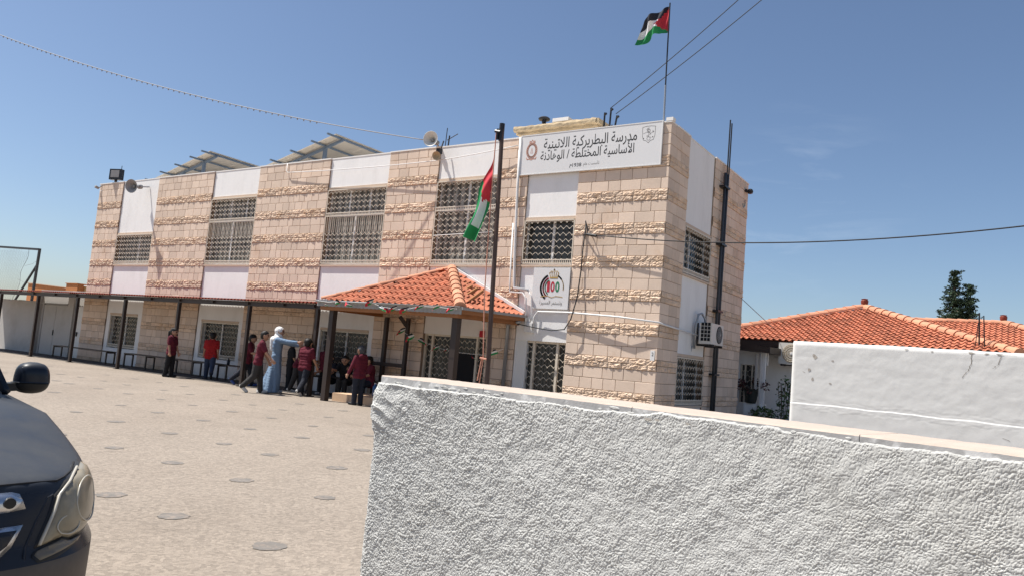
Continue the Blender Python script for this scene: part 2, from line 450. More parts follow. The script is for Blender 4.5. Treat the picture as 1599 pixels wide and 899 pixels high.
plaster_panel(FRONT, *PANELS[0], [(-21.93, -20.08, .58, 1.82), (*PANELS[0], 3.68, 4.84)], 'plaster')
plaster_panel(FRONT, *PANELS[1], [(-16.25, -14.28, .58, 1.80), (*PANELS[1], 3.68, 5.95)], 'plaster')
plaster_panel(FRONT, *PANELS[2], [(-10.50, -8.56, .58, 1.80), (*PANELS[2], 3.68, 5.95)], 'plaster')
plaster_panel(FRONT, *PANELS[3], [(*PANELS[3], 0.0, 1.87), (*PANELS[3], 3.68, 5.95)])
plaster_panel(FRONT, *PANELS[4], [(-3.64, -2.26, 0.0, 1.86), (*PANELS[4], 3.68, 4.80)])
plaster_panel(SIDE, *SPAN, [(*SPAN, .65, 1.79), (*SPAN, 3.68, 4.82)])

mb = MB()
mb.box(LEFT + .01, -.342, .342, DEPTH, 0, 6.55)                       # body of the building behind the cladding
mb.box(LEFT, LEFT + .2, .0, DEPTH, 6.55, TOP - .02); mb.box(-.342, -.16, .342, DEPTH - .2, 6.55, TOP - .02)
mb.box(LEFT + .2, -.342, DEPTH - .2, DEPTH, 6.55, TOP - .02)
mb.build('main_wall', M['plaster'], school)
mb = MB()
zt = TOP - .006
for i in range(len(xs) - 1):
    d0 = 0.015 if i % 2 == 0 else REC + .01
    mb.box(xs[i] + (.0 if i else -.015), xs[i + 1], -d0, .36, zt, zt + .035)
mb.box(-.36, .015, .36, SPAN[0], zt, zt + .035); mb.box(-.36, REC + .01, SPAN[0], SPAN[1], zt, zt + .035); mb.box(-.36, .015, SPAN[1], DEPTH + .01, zt, zt + .035)
mb.box(-.14, .02, -.02, .14, zt + .035, zt + .11)
mb.build('parapet_coping', M['coping'], school)

# dark paving added under the canopy to deepen its shade
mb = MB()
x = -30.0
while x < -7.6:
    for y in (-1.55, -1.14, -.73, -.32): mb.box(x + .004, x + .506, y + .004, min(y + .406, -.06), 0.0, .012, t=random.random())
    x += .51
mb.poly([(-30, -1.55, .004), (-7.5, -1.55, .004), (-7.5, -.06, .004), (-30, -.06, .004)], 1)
wk = mb.build('added_paving', [M['shade_paving'], M['mortar']]); tag(wk, 'dark grey paving added along the school wall to deepen the canopy shade', 'added_paving', kind='structure')

# ---- ornamental grilles
def wavy(mb, F, a0, a1, z0, z1, d, cell=0.165, per=0.31, w=0.0125):
    n = max(2, int(round((a1 - a0) / (cell / 2)))); s = (a1 - a0) / n
    for i in range(n + 1):
        sg = 1 if i % 2 else -1
        ns = max(6, int((z1 - z0) / per * 10))
        pts = []
        for k in range(ns + 1):
            zz = z0 + (z1 - z0) * k / ns
            o = max(-1, min(1, 1.75 * math.sin(2 * PI * (zz - z0) / per))) * sg * s * 0.5
            a = min(max(a0 + i * s + o, a0), a1)
            pts.append((a, zz))
        n0 = len(mb.v)
        for (a, zz) in pts:
            mb.v += [F(a - w / 2, d, zz), F(a + w / 2, d, zz), F(a + w / 2, d - w, zz), F(a - w / 2, d - w, zz)]
        for k in range(ns):
            for q in range(4):
                q2 = (q + 1) % 4
                mb.face((n0 + 4 * k + q, n0 + 4 * k + q2, n0 + 4 * k + 4 + q2, n0 + 4 * k + 4 + q))

def fringe(mb, F, a0, a1, z0, z1, d, step=0.055, w=0.02):
    box_F(mb, F, a0, a1, d - .014, d + .004, z0 - .012, z0 + .012); box_F(mb, F, a0, a1, d - .014, d + .004, z1 - .012, z1 + .012)
    n = int((a1 - a0) / step)
    for i in range(n + 1):
        a = a0 + (a1 - a0) * i / n
        box_F(mb, F, a - w / 2, a + w / 2, d - .01, d, z0 + .012, z1 - .012)

def grille(F, a0, a1, z0, z1, d, parent, bands=(), straight=None, posts=(), name='grille'):
    """ogee grille with a fringe at the foot and at each band; straight = (z0, z1) part made of plain bars"""
    mb = MB()
    fringe(mb, F, a0, a1, z0, z0 + .085, d)
    box_F(mb, F, a0, a1, d - .02, d + .006, z1 - .03, z1)
    for a in (a0, a1): box_F(mb, F, a - .012, a + .012, d - .02, d + .006, z0, z1)
    lv = [z0 + .085]
    for b in bands: fringe(mb, F, a0, a1, b, b + .09, d); lv += [b, b + .09]
    lv.append(z1 - .03)
    for k in range(0, len(lv), 2):
        lo, hi = lv[k], lv[k + 1]
        if straight and abs(straight[1] - hi) < .05:
            n = int(round((a1 - a0) / .0825))
            for i in range(n + 1):
                a = a0 + (a1 - a0) * i / n
                box_F(mb, F, a - .005, a + .005, d - .01, d, straight[0], hi)
            hi = straight[0]
        wavy(mb, F, a0, a1, lo, hi, d)
    for a in posts: box_F(mb, F, a - .02, a + .02, d - .03, d + .01, z0, z1)
    return mb.build(name, M['white_metal'], parent)

def window(F, a0, a1, z0, z1, mull, transom=None, low=None, glass='glass_curtain', bands=(), straight=None, gd=-.005, sill=True, label=None):
    """mull: fractions of upright bars in the top row (or the whole); low: in the row under the transom"""
    mb = MB(); fd = REC - .13; w = .045
    box_F(mb, F, a0, a1, fd - .05, fd, z0, z0 + w); box_F(mb, F, a0, a1, fd - .05, fd, z1 - w, z1)
    box_F(mb, F, a0, a0 + w, fd - .05, fd, z0 + w, z1 - w); box_F(mb, F, a1 - w, a1, fd - .05, fd, z0 + w, z1 - w)
    zt = transom if transom else z0 + w
    if transom: box_F(mb, F, a0 + w, a1 - w, fd - .05, fd, transom - .035, transom + .035)
    for f_ in mull:
        a = a0 + (a1 - a0) * f_; box_F(mb, F, a - .03, a + .03, fd - .05, fd + .004, zt + (.035 if transom else 0), z1 - w)
    if low:
        for f_ in low:
            a = a0 + (a1 - a0) * f_; box_F(mb, F, a - .03, a + .03, fd - .05, fd + .004, z0 + w, transom - .035)
    f = mb.build('window', M['white_frame'], school)
    if label: f['label'] = label
    mb = MB(); box_F(mb, F, a0 + .01, a1 - .01, fd - .06, fd - .03, z0 + .01, z1 - .01)
    mb.build('pane', M[glass], f)
    grille(F, a0 + .02, a1 - .02, z0 + .03, z1 - .03, gd, f, bands, straight)
    if sill:
        mb = MB(); box_F(mb, F, a0 + .004, a1 - .004, -.33, .008, z0 - .05, z0 - .002)
        mb.build('sill', M['sill'], f)
    # lintel strip over the opening
    mb = MB(); box_F(mb, F, a0 + .004, a1 - .004, REC - .2, REC + .02, z1 - .022, z1 + .045)
    mb.build('lintel', M['sill'], f)
    return f

window(FRONT, *PANELS[0], 3.68, 4.84, (.56,))
window(FRONT, *PANELS[1], 3.68, 5.95, (.38, .72), 5.16, (.46,), bands=(5.12,), straight=(4.62, 5.12))
window(FRONT, *PANELS[2], 3.68, 5.95, (.34, .68), 5.16, (.46,), bands=(5.12,), straight=(4.62, 5.12))
window(FRONT, *PANELS[3], 3.68, 5.95, (.49,), 5.16, (.49,), bands=(5.12,))
window(FRONT, *PANELS[4], 3.68, 4.80, (.54,), glass='glass_dark')
window(FRONT, -21.93, -20.08, .60, 1.82, (.5,), glass='glass_dark', gd=-.07, sill=False)
window(FRONT, -16.25, -14.28, .60, 1.80, (.5,), glass='glass_dark', gd=-.07, sill=False)
window(FRONT, -10.50, -8.56, .60, 1.80, (.5,), glass='glass_dark', gd=-.07, sill=False)
window(SIDE, *SPAN, 3.68, 4.82, (.42,), glass='glass_dark')
window(SIDE, *SPAN, .65, 1.79, (.5,), glass='glass_dark')

def grille_door(F, a0, a1, z1, posts, openleaf=None, label=None):
    mb = MB(); fd = REC - .08
    for a in (a0, *posts, a1): box_F(mb, F, a - .028, a + .028, fd - .06, fd + .02, 0, z1)
    box_F(mb, F, a0, a1, fd - .05, fd, z1 - .05, z1)
    for (p, q) in zip((a0, *posts), (*posts, a1)): box_F(mb, F, p + .028, q - .028, fd - .05, fd, 0, .09)
    dr = mb.build('door', M['white_metal'], school)
    if label: dr['label'] = label
    mb = MB(); box_F(mb, F, a0 + .01, a1 - .01, fd - .09, fd - .055, .01, z1 - .01)
    mb.build('pane', M['glass_dark'], dr)
    for (p, q) in zip((a0, *posts), (*posts, a1)):
        lo = .09
        if openleaf and abs(p - openleaf[0]) < .02:
            lo = openleaf[1]
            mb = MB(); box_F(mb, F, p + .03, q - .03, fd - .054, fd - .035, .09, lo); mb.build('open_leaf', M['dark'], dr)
        mb = MB(); wavy(mb, F, p + .03, q - .03, lo, z1 - .05, fd + .012, 0.17, 0.30, .012); mb.build('grille', M['white_metal'], dr)
    return dr
grille_door(FRONT, -6.55, -4.56, 1.87, (-6.31, -5.58, -4.86), (-5.58, 1.42), 'grilled double door with one leaf standing open')
grille_door(FRONT, -3.60, -2.29, 1.86, (-3.18, -2.53))
mb = MB(); mb.box(-3.66, -3.36, .06, .19, 0, 1.86); mb.build('door_jamb', M['white_frame'], school)

# ---- number plate on the corner pier
mb = MB(); mb.box(-.155, -.055, -.012, .0, 1.60, 1.82); pl = mb.build('number_plate', M['white_plastic'], school)

# ================================================================ LETTERING
FORMS = {'ا': (0xFE8D, 0xFE8E), 'أ': (0xFE83, 0xFE84), 'ب': (0xFE8F, 0xFE90, 0xFE91, 0xFE92), 'ة': (0xFE93, 0xFE94),
         'ت': (0xFE95, 0xFE96, 0xFE97, 0xFE98), 'خ': (0xFEA5, 0xFEA6, 0xFEA7, 0xFEA8), 'د': (0xFEA9, 0xFEAA), 'ر': (0xFEAD, 0xFEAE),
         'س': (0xFEB1, 0xFEB2, 0xFEB3, 0xFEB4), 'ط': (0xFEC1, 0xFEC2, 0xFEC3, 0xFEC4), 'ع': (0xFEC9, 0xFECA, 0xFECB, 0xFECC),
         'ك': (0xFED9, 0xFEDA, 0xFEDB, 0xFEDC), 'ل': (0xFEDD, 0xFEDE, 0xFEDF, 0xFEE0), 'م': (0xFEE1, 0xFEE2, 0xFEE3, 0xFEE4),
         'ن': (0xFEE5, 0xFEE6, 0xFEE7, 0xFEE8), 'ه': (0xFEE9, 0xFEEA, 0xFEEB, 0xFEEC), 'و': (0xFEED, 0xFEEE), 'ي': (0xFEF1, 0xFEF2, 0xFEF3, 0xFEF4),
         'لا': (0xFEFB, 0xFEFC), 'لأ': (0xFEF7, 0xFEF8)}
def shape_arabic(text):
    """letters joined right to left, given in the order they stand from left to right"""
    toks, i = [], 0
    while i < len(text):
        if text[i:i + 2] in FORMS: toks.append(text[i:i + 2]); i += 2
        elif text[i].isdigit():
            j = i
            while j < len(text) and text[j].isdigit(): j += 1
            toks.append(text[i:j]); i = j
        else: toks.append(text[i]); i += 1
    out = []
    for k, t in enumerate(toks):
        if t not in FORMS: out.append(t); continue
        prev = k > 0 and toks[k - 1] in FORMS and len(FORMS[toks[k - 1]]) == 4
        nxt = k + 1 < len(toks) and toks[k + 1] in FORMS and len(FORMS[t]) == 4
        f = FORMS[t]
        out.append(chr(f[3 if (prev and nxt) else 1 if prev else 2 if nxt else 0]))
    return ''.join(out[::-1])

def text_mesh(name, body, width, height, centre, F, mat, parent, d, thick=0.004, bold=0.0):
    """flat raised lettering, fitted to width x height and centred at (a, z) of the wall mapping F"""
    cu = bpy.data.curves.new(name, 'FONT'); cu.body = body; cu.extrude = 0; cu.offset = bold; cu.resolution_u = 3
    ob = bpy.data.objects.new(name, cu); COL.objects.link(ob)
    dg = bpy.context.evaluated_depsgraph_get()
    me = bpy.data.meshes.new_from_object(ob.evaluated_get(dg))
    bpy.data.objects.remove(ob); bpy.data.curves.remove(cu)
    co = np.array([v.co[:] for v in me.vertices])
    lo, hi = co.min(0), co.max(0)
    sx = width / (hi[0] - lo[0]); sz = height / (hi[1] - lo[1])
    for v in me.vertices:
        a = (v.co.x - (lo[0] + hi[0]) / 2) * sx + centre[0]; zz = (v.co.y - (lo[1] + hi[1]) / 2) * sz + centre[1]
        v.co = F(a, d, zz)
    me.materials.clear(); me.materials.append(mat)
    o = bpy.data.objects.new(name, me); COL.objects.link(o); o.parent = parent
    return o
text_mesh('number', '2', .045, .075, (-.10, 1.74), FRONT, M['ink'], pl, .0145)

# ---- name board
board = thing('name_board', 'long white school name board with black Arabic lettering under the parapet', 'signboard')
SA0, SA1, SZ0, SZ1 = -3.92, -.21, 5.92, 6.885
mb = MB(); mb.box(SA0, SA1, -.058, -.02, SZ0, SZ1); mb.build('board', M['sign'], board)
mb = MB()
for (a0, a1, z0, z1) in ((SA0 - .02, SA1 + .02, SZ1, SZ1 + .022), (SA0 - .02, SA1 + .02, SZ0 - .022, SZ0), (SA0 - .02, SA0, SZ0, SZ1), (SA1, SA1 + .02, SZ0, SZ1)):
    mb.box(a0, a1, -.064, -.015, z0, z1)
for a in (-3.6, -2.1, -.5): mb.box(a - .02, a + .02, -.02, .0, SZ0 + .1, SZ1 - .1)
mb.build('board_frame', M['white_frame'], board)
T1 = shape_arabic('مدرسة البطريركية اللاتينية'); T2 = shape_arabic('الأساسية المختلطة / الوهادنة')
text_mesh('lettering', T1, 2.46, .34, (-2.03, 6.60), FRONT, M['ink'], board, .0595, bold=.007)
text_mesh('lettering', T2, 2.48, .34, (-2.09, 6.33), FRONT, M['ink'], board, .0595, bold=.007)
text_mesh('lettering', shape_arabic('تأسست عام'.replace('تأ', 'تأ')), .42, .12, (-1.92, 6.055), FRONT, M['ink_grey'], board, .0595)
text_mesh('lettering', '1938', .24, .088, (-2.30, 6.05), FRONT, M['ink'], board, .0595, bold=.008)
text_mesh('lettering', shape_arabic('م'), .06, .09, (-2.47, 6.03), FRONT, M['ink'], board, .0595, bold=.004)
def ring2d(mb, ca, cz, pts, w, d, F, m=0, closed=True):
    """flat stroke of width w along 2-D points on the wall"""
    n = len(pts)
    for k in range(n if closed else n - 1):
        (a0, z0), (a1, z1) = pts[k], pts[(k + 1) % n]
        dx, dz = a1 - a0, z1 - z0; L = math.hypot(dx, dz) or 1e-6
        nx, nz = -dz / L * w / 2, dx / L * w / 2; ex, ez = dx / L * w * .3, dz / L * w * .3
        mb.poly([F(ca + a0 - ex + nx, d, cz + z0 - ez + nz), F(ca + a1 + ex + nx, d, cz + z1 + ez + nz), F(ca + a1 + ex - nx, d, cz + z1 + ez - nz), F(ca + a0 - ex - nx, d, cz + z0 - ez - nz)], m)
# crowned oval emblem, salmon
mb = MB(); ca, cz = -3.60, 6.50
el = lambda rx, rz, n=28, ph=0: [(rx * math.cos(2 * PI * k / n + ph), rz * math.sin(2 * PI * k / n + ph)) for k in range(n)]
ring2d(mb, ca, cz, el(.115, .155), .028, .0595, FRONT); ring2d(mb, ca, cz, el(.155, .195), .012, .0599, FRONT)
for k in range(26):
    q = 2 * PI * k / 26; a, zz = .135 * math.cos(q), .175 * math.sin(q)
    ring2d(mb, ca + a, cz + zz, el(.017, .020, 6), .012, .0603, FRONT)
ring2d(mb, ca, cz, [(-.08, .20), (-.07, .245), (-.035, .225), (0, .27), (.035, .225), (.07, .245), (.08, .20)], .018, .0607, FRONT)
ring2d(mb, ca, cz, [(-.14, -.17), (-.12, -.215), (-.06, -.205), (0, -.23), (.06, -.205), (.12, -.215), (.14, -.17)], .022, .0607, FRONT, closed=False)
ring2d(mb, ca, cz, [(-.03, -.06), (0, .07), (.03, -.06)], .008, .0611, FRONT)
mb.build('oval_emblem', M['ink_salmon'], board)
# shield emblem, thin lines
mb = MB(); ca, cz = -.52, 6.64
ring2d(mb, ca, cz, [(-.155, .15), (-.05, .165), (.05, .165), (.155, .15), (.15, -.06), (.12, -.15), (.05, -.17), (0, -.22), (-.05, -.17), (-.12, -.15), (-.15, -.06)], .009, .0595, FRONT)
ring2d(mb, ca, cz, [(-.13, .0), (-.05, .03), (.05, .0), (.13, .03)], .007, .0599, FRONT, closed=False)
for (x, zz, r_) in ((0, -.12, .04), (0, .06, .035), (-.02, .10, .02)): ring2d(mb, ca + x, cz + zz, el(r_, r_, 12), .007, .0599, FRONT)
for (x, zz) in ((.10, .04), (-.12, -.11), (.10, -.09)): ring2d(mb, ca + x, cz + zz, el(.009, .009, 6), .009, .0603, FRONT)
ring2d(mb, ca, cz, [(0, .14), (0, -.08)], .006, .0601, FRONT, closed=False); ring2d(mb, ca, cz, [(-.06, .09), (.05, -.02), (-.05, -.06), (.07, -.10)], .006, .0603, FRONT, closed=False)
mb.build('shield_emblem', M['ink_grey'], board)

# ---- centenary board
cb_ = thing('anniversary_board', 'square white board with a crown and a coloured 100 on the plaster panel', 'signboard')
mb = MB(); mb.box(-3.27, -2.27, -.03, .0, 2.63, 3.60); mb.build('board', M['sign'], cb_)
text_mesh('digit', '1', .075, .25, (-2.83, 3.15), FRONT, M['ink_red'], cb_, .0335, bold=.03)
text_mesh('digit', '0', .115, .25, (-2.715, 3.15), FRONT, M['ink_red'], cb_, .0335, bold=.03)
text_mesh('digit', '0', .115, .25, (-2.585, 3.15), FRONT, M['ink_green'], cb_, .0335, bold=.03)
def arc(cx, czz, r, a0, a1, n=16, sx=1): return [(cx + r * sx * math.cos(a0 + (a1 - a0) * k / n), czz + r * math.sin(a0 + (a1 - a0) * k / n)) for k in range(n + 1)]
for (r_, w, mt, dd) in ((.31, .05, 'ink', .0335), (.245, .038, 'ink_red', .0337), (.19, .026, 'ink_green', .0339)):
    mb = MB(); ring2d(mb, -2.73, 3.13, arc(0, 0, r_, R(118), R(235)), w, dd, FRONT, closed=False); mb.build('arc', M[mt], cb_)
mb = MB(); ring2d(mb, -2.73, 3.13, arc(0, 0, .31, R(-10), R(62)), .022, .0335, FRONT, closed=False)
ring2d(mb, -2.73, 3.13, [(-.30, -.22), (-.12, -.19), (.0, -.235), (.12, -.20), (.30, -.215)], .016, .0341, FRONT, closed=False)
for k in range(5):
    x = -.12 + .06 * k; ring2d(mb, -2.70, 3.42, [(x * .75, -.05), (x * 1.05, .05), (x * .6, .10)], .018, .0337 + .0003 * k, FRONT, closed=False)
ring2d(mb, -2.70, 3.42, [(-.10, -.06), (.10, -.06)], .035, .0353, FRONT, closed=False); ring2d(mb, -2.70, 3.42, el(.018, .022, 8) and [(a, zz + .13) for a, zz in el(.014, .018, 8)], .014, .0335, FRONT)
mb.build('crown', M['ink_gold'], cb_)
mb = MB(); ring2d(mb, -2.73, 3.13, arc(0, 0, .31, R(40), R(62)), .035, .0345, FRONT, closed=False); mb.build('arc', M['ink'], cb_)
text_mesh('lettering', shape_arabic('وتستمر المسيرة'), .62, .12, (-2.74, 2.77), FRONT, M['ink_grey'], cb_, .0335)

# ================================================================ ROOFS OF CURVED TILES
def tile_face(mb, O, U, V, inside, umax, vmax, tw=.215, th=.33, umin=0.0):
    """rows of S-curved tiles on the slope O + u*U + v*V"""
    O, U, V = Vector(O), Vector(U).normalized(), Vector(V).normalized()
    Nn = U.cross(V).normalized()
    if Nn.z < 0: Nn = -Nn
    prof = [(-.5, .0), (-.36, .008), (-.22, .036), (-.05, .052), (.12, .036), (.26, .008), (.5, .0)]
    rows = int(vmax / th) + 1
    for r in range(rows):
        v0, v1 = r * th, (r + 1) * th
        c0 = int(umin / tw) - 1
        for c in range(c0, int(umax / tw) + 2):
            uc = c * tw
            if not inside(uc, v0 + th * .5): continue
            t = random.random(); j = random.uniform(-.006, .006); k = random.uniform(-.004, .004)
            n = len(mb.v)
            for (vv, lift) in ((v0 - .035 + j, .040), (v0 - .035 + j, .024), (v1 + j, .0)):
                for (a, h) in prof:
                    low = (lift == .024)
                    mb.v.append(tuple(O + U * (uc + a * tw) + V * vv + Nn * (h + (.040 if low else lift) - (.018 if low else 0) + k)))
            w = len(prof)
            for q in range(w - 1):
                mb.face((n + q, n + q + 1, n + 2 * w + q + 1, n + 2 * w + q), 0, t)
                mb.face((n + w + q, n + w + q + 1, n + q + 1, n + q), 0, t)
def ridge_tiles(mb, P, Q, r=.10, step=.34, upv=(0, 0, 1)):
    P, Q = Vector(P), Vector(Q); L = (Q - P).length; d = (Q - P) / L
    x = d.cross(Vector(upv)).normalized(); z = x.cross(d).normalized()
    n = max(1, int(L / step))
    for i in range(n):
        a, b = P + d * (L * i / n - .03), P + d * (L * (i + 1) / n)
        t = random.random(); base = len(mb.v)
        for (p, rr) in ((a, r * 1.16), (b, r * .92)):
            for k in range(8):
                q = PI * (k / 7) ; mb.v.append(tuple(p + x * (math.cos(q) * rr) + z * (math.sin(q) * rr * .85)))
        for k in range(7): mb.face((base + k, base + k + 1, base + 9 + k, base + 8 + k), 0, t)
        mb.face([base + k for k in range(8)], 0, t)

# ================================================================ CANOPY ALONG THE FACADE
can = thing('canopy', 'long low canopy of red corrugated sheet on dark posts along the school wall', 'canopy')
CY = -1.72
mb = MB()
X0, X1 = -31.0, -8.05
nx = int((X1 - X0) / .0375)
rowP = []
for i in range(nx + 1):
    x = X0 + (X1 - X0) * i / nx; w = .022 * math.cos(2 * PI * i / 4)
    rowP.append([(x, CY - .20, 2.405 + w), (x, CY + .4, 2.44 + w), (x, -.012, 2.55 + w)])
mb.grid(rowP)
mb.build('roof_sheet', M['red_sheet'], can)
mb = MB(); mb.box(X0, X1, CY - .05, CY + .05, 2.25, 2.375); mb.build('front_beam', M['brown_metal'], can)
mb = MB(); mb.box(X0, X1, -.19, -.10, 2.40, 2.49); mb.build('wall_beam', M['brown_metal'], can)
for x in (-26.9, -24.0, -22.4, -20.9, -19.4, -17.86, -16.3, -14.76, -13.1, -11.5, -10.0, -8.8):
    mb = MB(); mb.bar((x, CY - .11, 2.315), (x, -.11, 2.45), .05, .07); mb.build('rafter', M['brown_metal'], can)
for x in (-29.9, -26.75, -23.75, -20.9, -17.86, -14.86, -11.5, -8.72):
    mb = MB(); w = .045
    mb.box(x - w, x + w, CY - w, CY + w, 0.0, 2.25); mb.box(x - .09, x + .09, CY - .09, CY + .09, 0.0, .012)
    mb.build('post', M['brown_metal'], can)

# ================================================================ TILED PORCH
por = thing('porch', 'porch with a hipped terracotta tile roof over the school entrance', 'porch')
A = Vector((-5.78, -.03, 3.53)); FL = Vector((-7.85, -2.40, 2.42)); FR = Vector((-3.56, -2.40, 2.36)); BR = Vector((-3.47, -.03, 2.42)); BL = Vector((-8.0, -.03, 2.44))
def tri_roof(mb, E0, E1, T, tw=.19, th=.34):
    """triangle of tiles: eave E0-E1, top T"""
    U = (E1 - E0); L = U.length; U = U / L
    foot = E0 + U * (T - E0).dot(U); V = T - foot; H = V.length
    ut = (T - E0).dot(U)
    ins = lambda u, v: (0 <= v < H) and (ut * v / H - .02 <= u <= L - (L - ut) * v / H + .02)
    tile_face(mb, E0, U, V, ins, L, H, tw, th)
mb = MB()
tri_roof(mb, FL, FR, A); tri_roof(mb, FR, BR, A); tri_roof(mb, BL, FL, A)
n = len(mb.v); mb.v += [tuple(p - Vector((0, 0, .02))) for p in (A, FL, FR, BR, BL)]
for q in ((0, 1, 2), (0, 2, 3), (0, 4, 1)): mb.face([n + k for k in q], 0, .2)
mb.build('tiled_roof', M['tile'], por)
mb = MB(); ridge_tiles(mb, FR + Vector((-.05, .05, .05)), A + Vector((0, 0, .06)), .12); ridge_tiles(mb, FL + Vector((0, 0, .04)), A + Vector((-.02, 0, .05)), .075)
mb.build('ridge_tiles', M['tile_pale'], por)
mb = MB(); mb.bar(A + Vector((.12, .0, .03)), BR + Vector((.02, .0, .10)), .05, .07); mb.build('flashing', M['plaster'], por)
# grey tin gutter board along the front, timber behind and at the side
mb = MB(); nx = 110; rowP = []
for i in range(nx + 1):
    f = i / nx; x = FL.x - .1 + (FR.x + .10 - FL.x + .1) * f; zt = 2.44 - .05 * f; w = .012 * math.cos(2 * PI * i / 3)
    rowP.append([(x, -2.50, zt), (x, -2.485, zt - .055), (x, -2.475 + w * .4, zt - .07), (x, -2.475 + w * .4, zt - .155 + w * .5)])
mb.grid(rowP)
mb.box(FL.x - .1, FR.x + .1, -2.56, -2.44, 2.385, 2.40, t=.4)
mb.build('gutter', M['grey_paint'], por)
mb = MB(); mb.bar((FR.x + .08, -2.46, 2.31), (BR.x + .06, -.05, 2.37), .03, .13); mb.bar((FL.x, -2.40, 2.27), (FR.x, -2.40, 2.23), .10, .14); mb.bar((FL.x, -2.40, 2.27), (BL.x, -.10, 2.30), .08, .14)
mb.bar((FR.x - .10, -2.36, 2.23), (BR.x - .10, -.10, 2.27), .10, .14)
mb.build('eaves_beam', M['wood'], por)
mb = MB(); mb.bar((FR.x + .11, -2.50, 2.36), (BR.x + .09, -.03, 2.42), .06, .06); mb.build('side_gutter', M['grey_paint'], por)
for i in range(11):                                        # rafters under the eaves
    f = (i + .5) / 11
    mb = MB(); p = FR.lerp(BR, f) + Vector((.03, 0, -.05)); q = A + Vector((.2, -.1 - .25 * (1 - f), -.25)); mb.bar(p, p.lerp(q, .28) - Vector((0, 0, .05)), .05, .07)
    mb.build('rafter', M['wood'], por)
for i in range(14):
    f = (i + .5) / 14
    p = FL.lerp(FR, f) + Vector((0, .02, -.06)); q = A + Vector((0, -.1, -.25)); e = p.lerp(q, min(1, 1.1 - abs(f - .48)))
    mb = MB(); mb.bar(p, Vector((p.x * .75 + e.x * .25, e.y, e.z)), .05, .07); mb.build('rafter', M['wood'], por)
mb = MB(); n = len(mb.v)
mb.poly([FL + Vector((.05, .05, -.03)), FR + Vector((-.05, .05, -.03)), A + Vector((0, -.05, -.14))]); mb.poly([FR + Vector((-.05, .05, -.03)), BR + Vector((-.05, 0, -.03)), A + Vector((0, -.05, -.141))])
mb.poly([FL + Vector((.05, .05, -.03)), BL + Vector((.05, 0, -.03)), A + Vector((0, -.05, -.142))])
mb.build('roof_boards', M['wood'], por)
for (x, y, w) in ((-7.55, -2.28, .07), (-3.72, -2.28, .075), (-7.7, -.2, .05), (-6.92, -.22, .045)):
    mb = MB(); mb.box(x - w, x + w, y - w, y + w, .0, 2.22)
    if w == .045: mb.bar((x, y, 1.98), (x - .22, y - .1, 2.25), .09)
    mb.build('post', M['brown_metal'], por)
st = MB()
x = -7.62
while x < -3.3:
    w = min(random.uniform(.35, .6), -3.3 - x); st.box(x + .004, x + w - .004, -1.97, -1.6, .0, .195, t=random.random()); x += w
st.box(-7.615, -3.305, -1.6, -.02, .0, .190)
tag(st.build('stone_step', M['stone_tan']), 'low tan stone step under the tiled porch', 'step')

# ---- bunting
def pennant(parent, P, right, size, tw, kind):
    """crumpled little four-colour flag hanging at P"""
    mb = MB(); right = Vector(right).normalized(); out = right.cross(Vector((0, 0, 1)))
    n = 4; rows = []
    a0 = random.uniform(-.4, .4)
    for i in range(n + 1):
        row = []
        for j in range(4):
            f, h = i / n, j / 3
            p = Vector(P) + right * (size * ((f - .5) * math.cos(tw) + .35 * (h - .5) * math.sin(tw))) + Vector((0, 0, -size * (.62 * h * (1 - .35 * f) * math.cos(tw * .6) + .6 * f * math.sin(tw)))) + out * (.35 * size * math.sin(3 * f + 2 * h + a0 * 3) + .04)
            row.append(p)
        rows.append(row)
    mb.grid(rows, m=lambda i, j: (0 if (i == 0 or (i == 1 and j == 1)) else 1 + j))
    return mb.build('pennant', [M['flag_red'], M['flag_black'], M['flag_white'], M['flag_green']], parent)
def bunting(label, pts, group='strings of small flags on the porch'):
    b = thing('bunting', label, 'bunting', group=group)
    mb = MB()
    path = [Vector(p) for p, _ in pts]
    mb.tube(path, .004, 4); mb.build('string', M['flag_white'], b)
    for k, (p, s) in enumerate(pts):
        if s: pennant(b, p, (random.choice((1, 1, -1)) * random.uniform(.5, 1), random.uniform(-.5, .5), 0), s * random.uniform(.85, 1.15), random.uniform(-1.3, 1.3), k)
    return b
fr = lambda x, z: (x, -2.60, z)
bunting('string of crumpled flags along the grey gutter of the porch', [(fr(-7.9, 2.42), 0), (fr(-7.42, 2.37), .13), (fr(-7.02, 2.41), .22), (fr(-6.72, 2.40), .19), (fr(-6.02, 2.40), .24), (fr(-5.62, 2.31), .22), (fr(-5.28, 2.28), .20), (fr(-4.96, 2.27), .18), (fr(-4.52, 2.36), .20), (fr(-4.02, 2.36), .17), (fr(-3.66, 2.34), .17), (fr(-3.5, 2.34), 0)])
bunting('string of small flags sagging across the grilled entrance door', [((-6.95, -.5, 1.92), 0), ((-6.80, -.55, 1.86), .24), ((-6.42, -.6, 1.72), .24), ((-6.10, -.62, 1.66), .22), ((-5.5, -.7, 1.52), .20), ((-5.1, -.75, 1.46), .13), ((-4.85, -.8, 1.44), .18), ((-4.05, -1.0, 1.42), .19), ((-3.7, -1.1, 1.42), .22), ((-3.45, -1.1, 1.5), .20), ((-3.3, -1.0, 1.6), 0)])

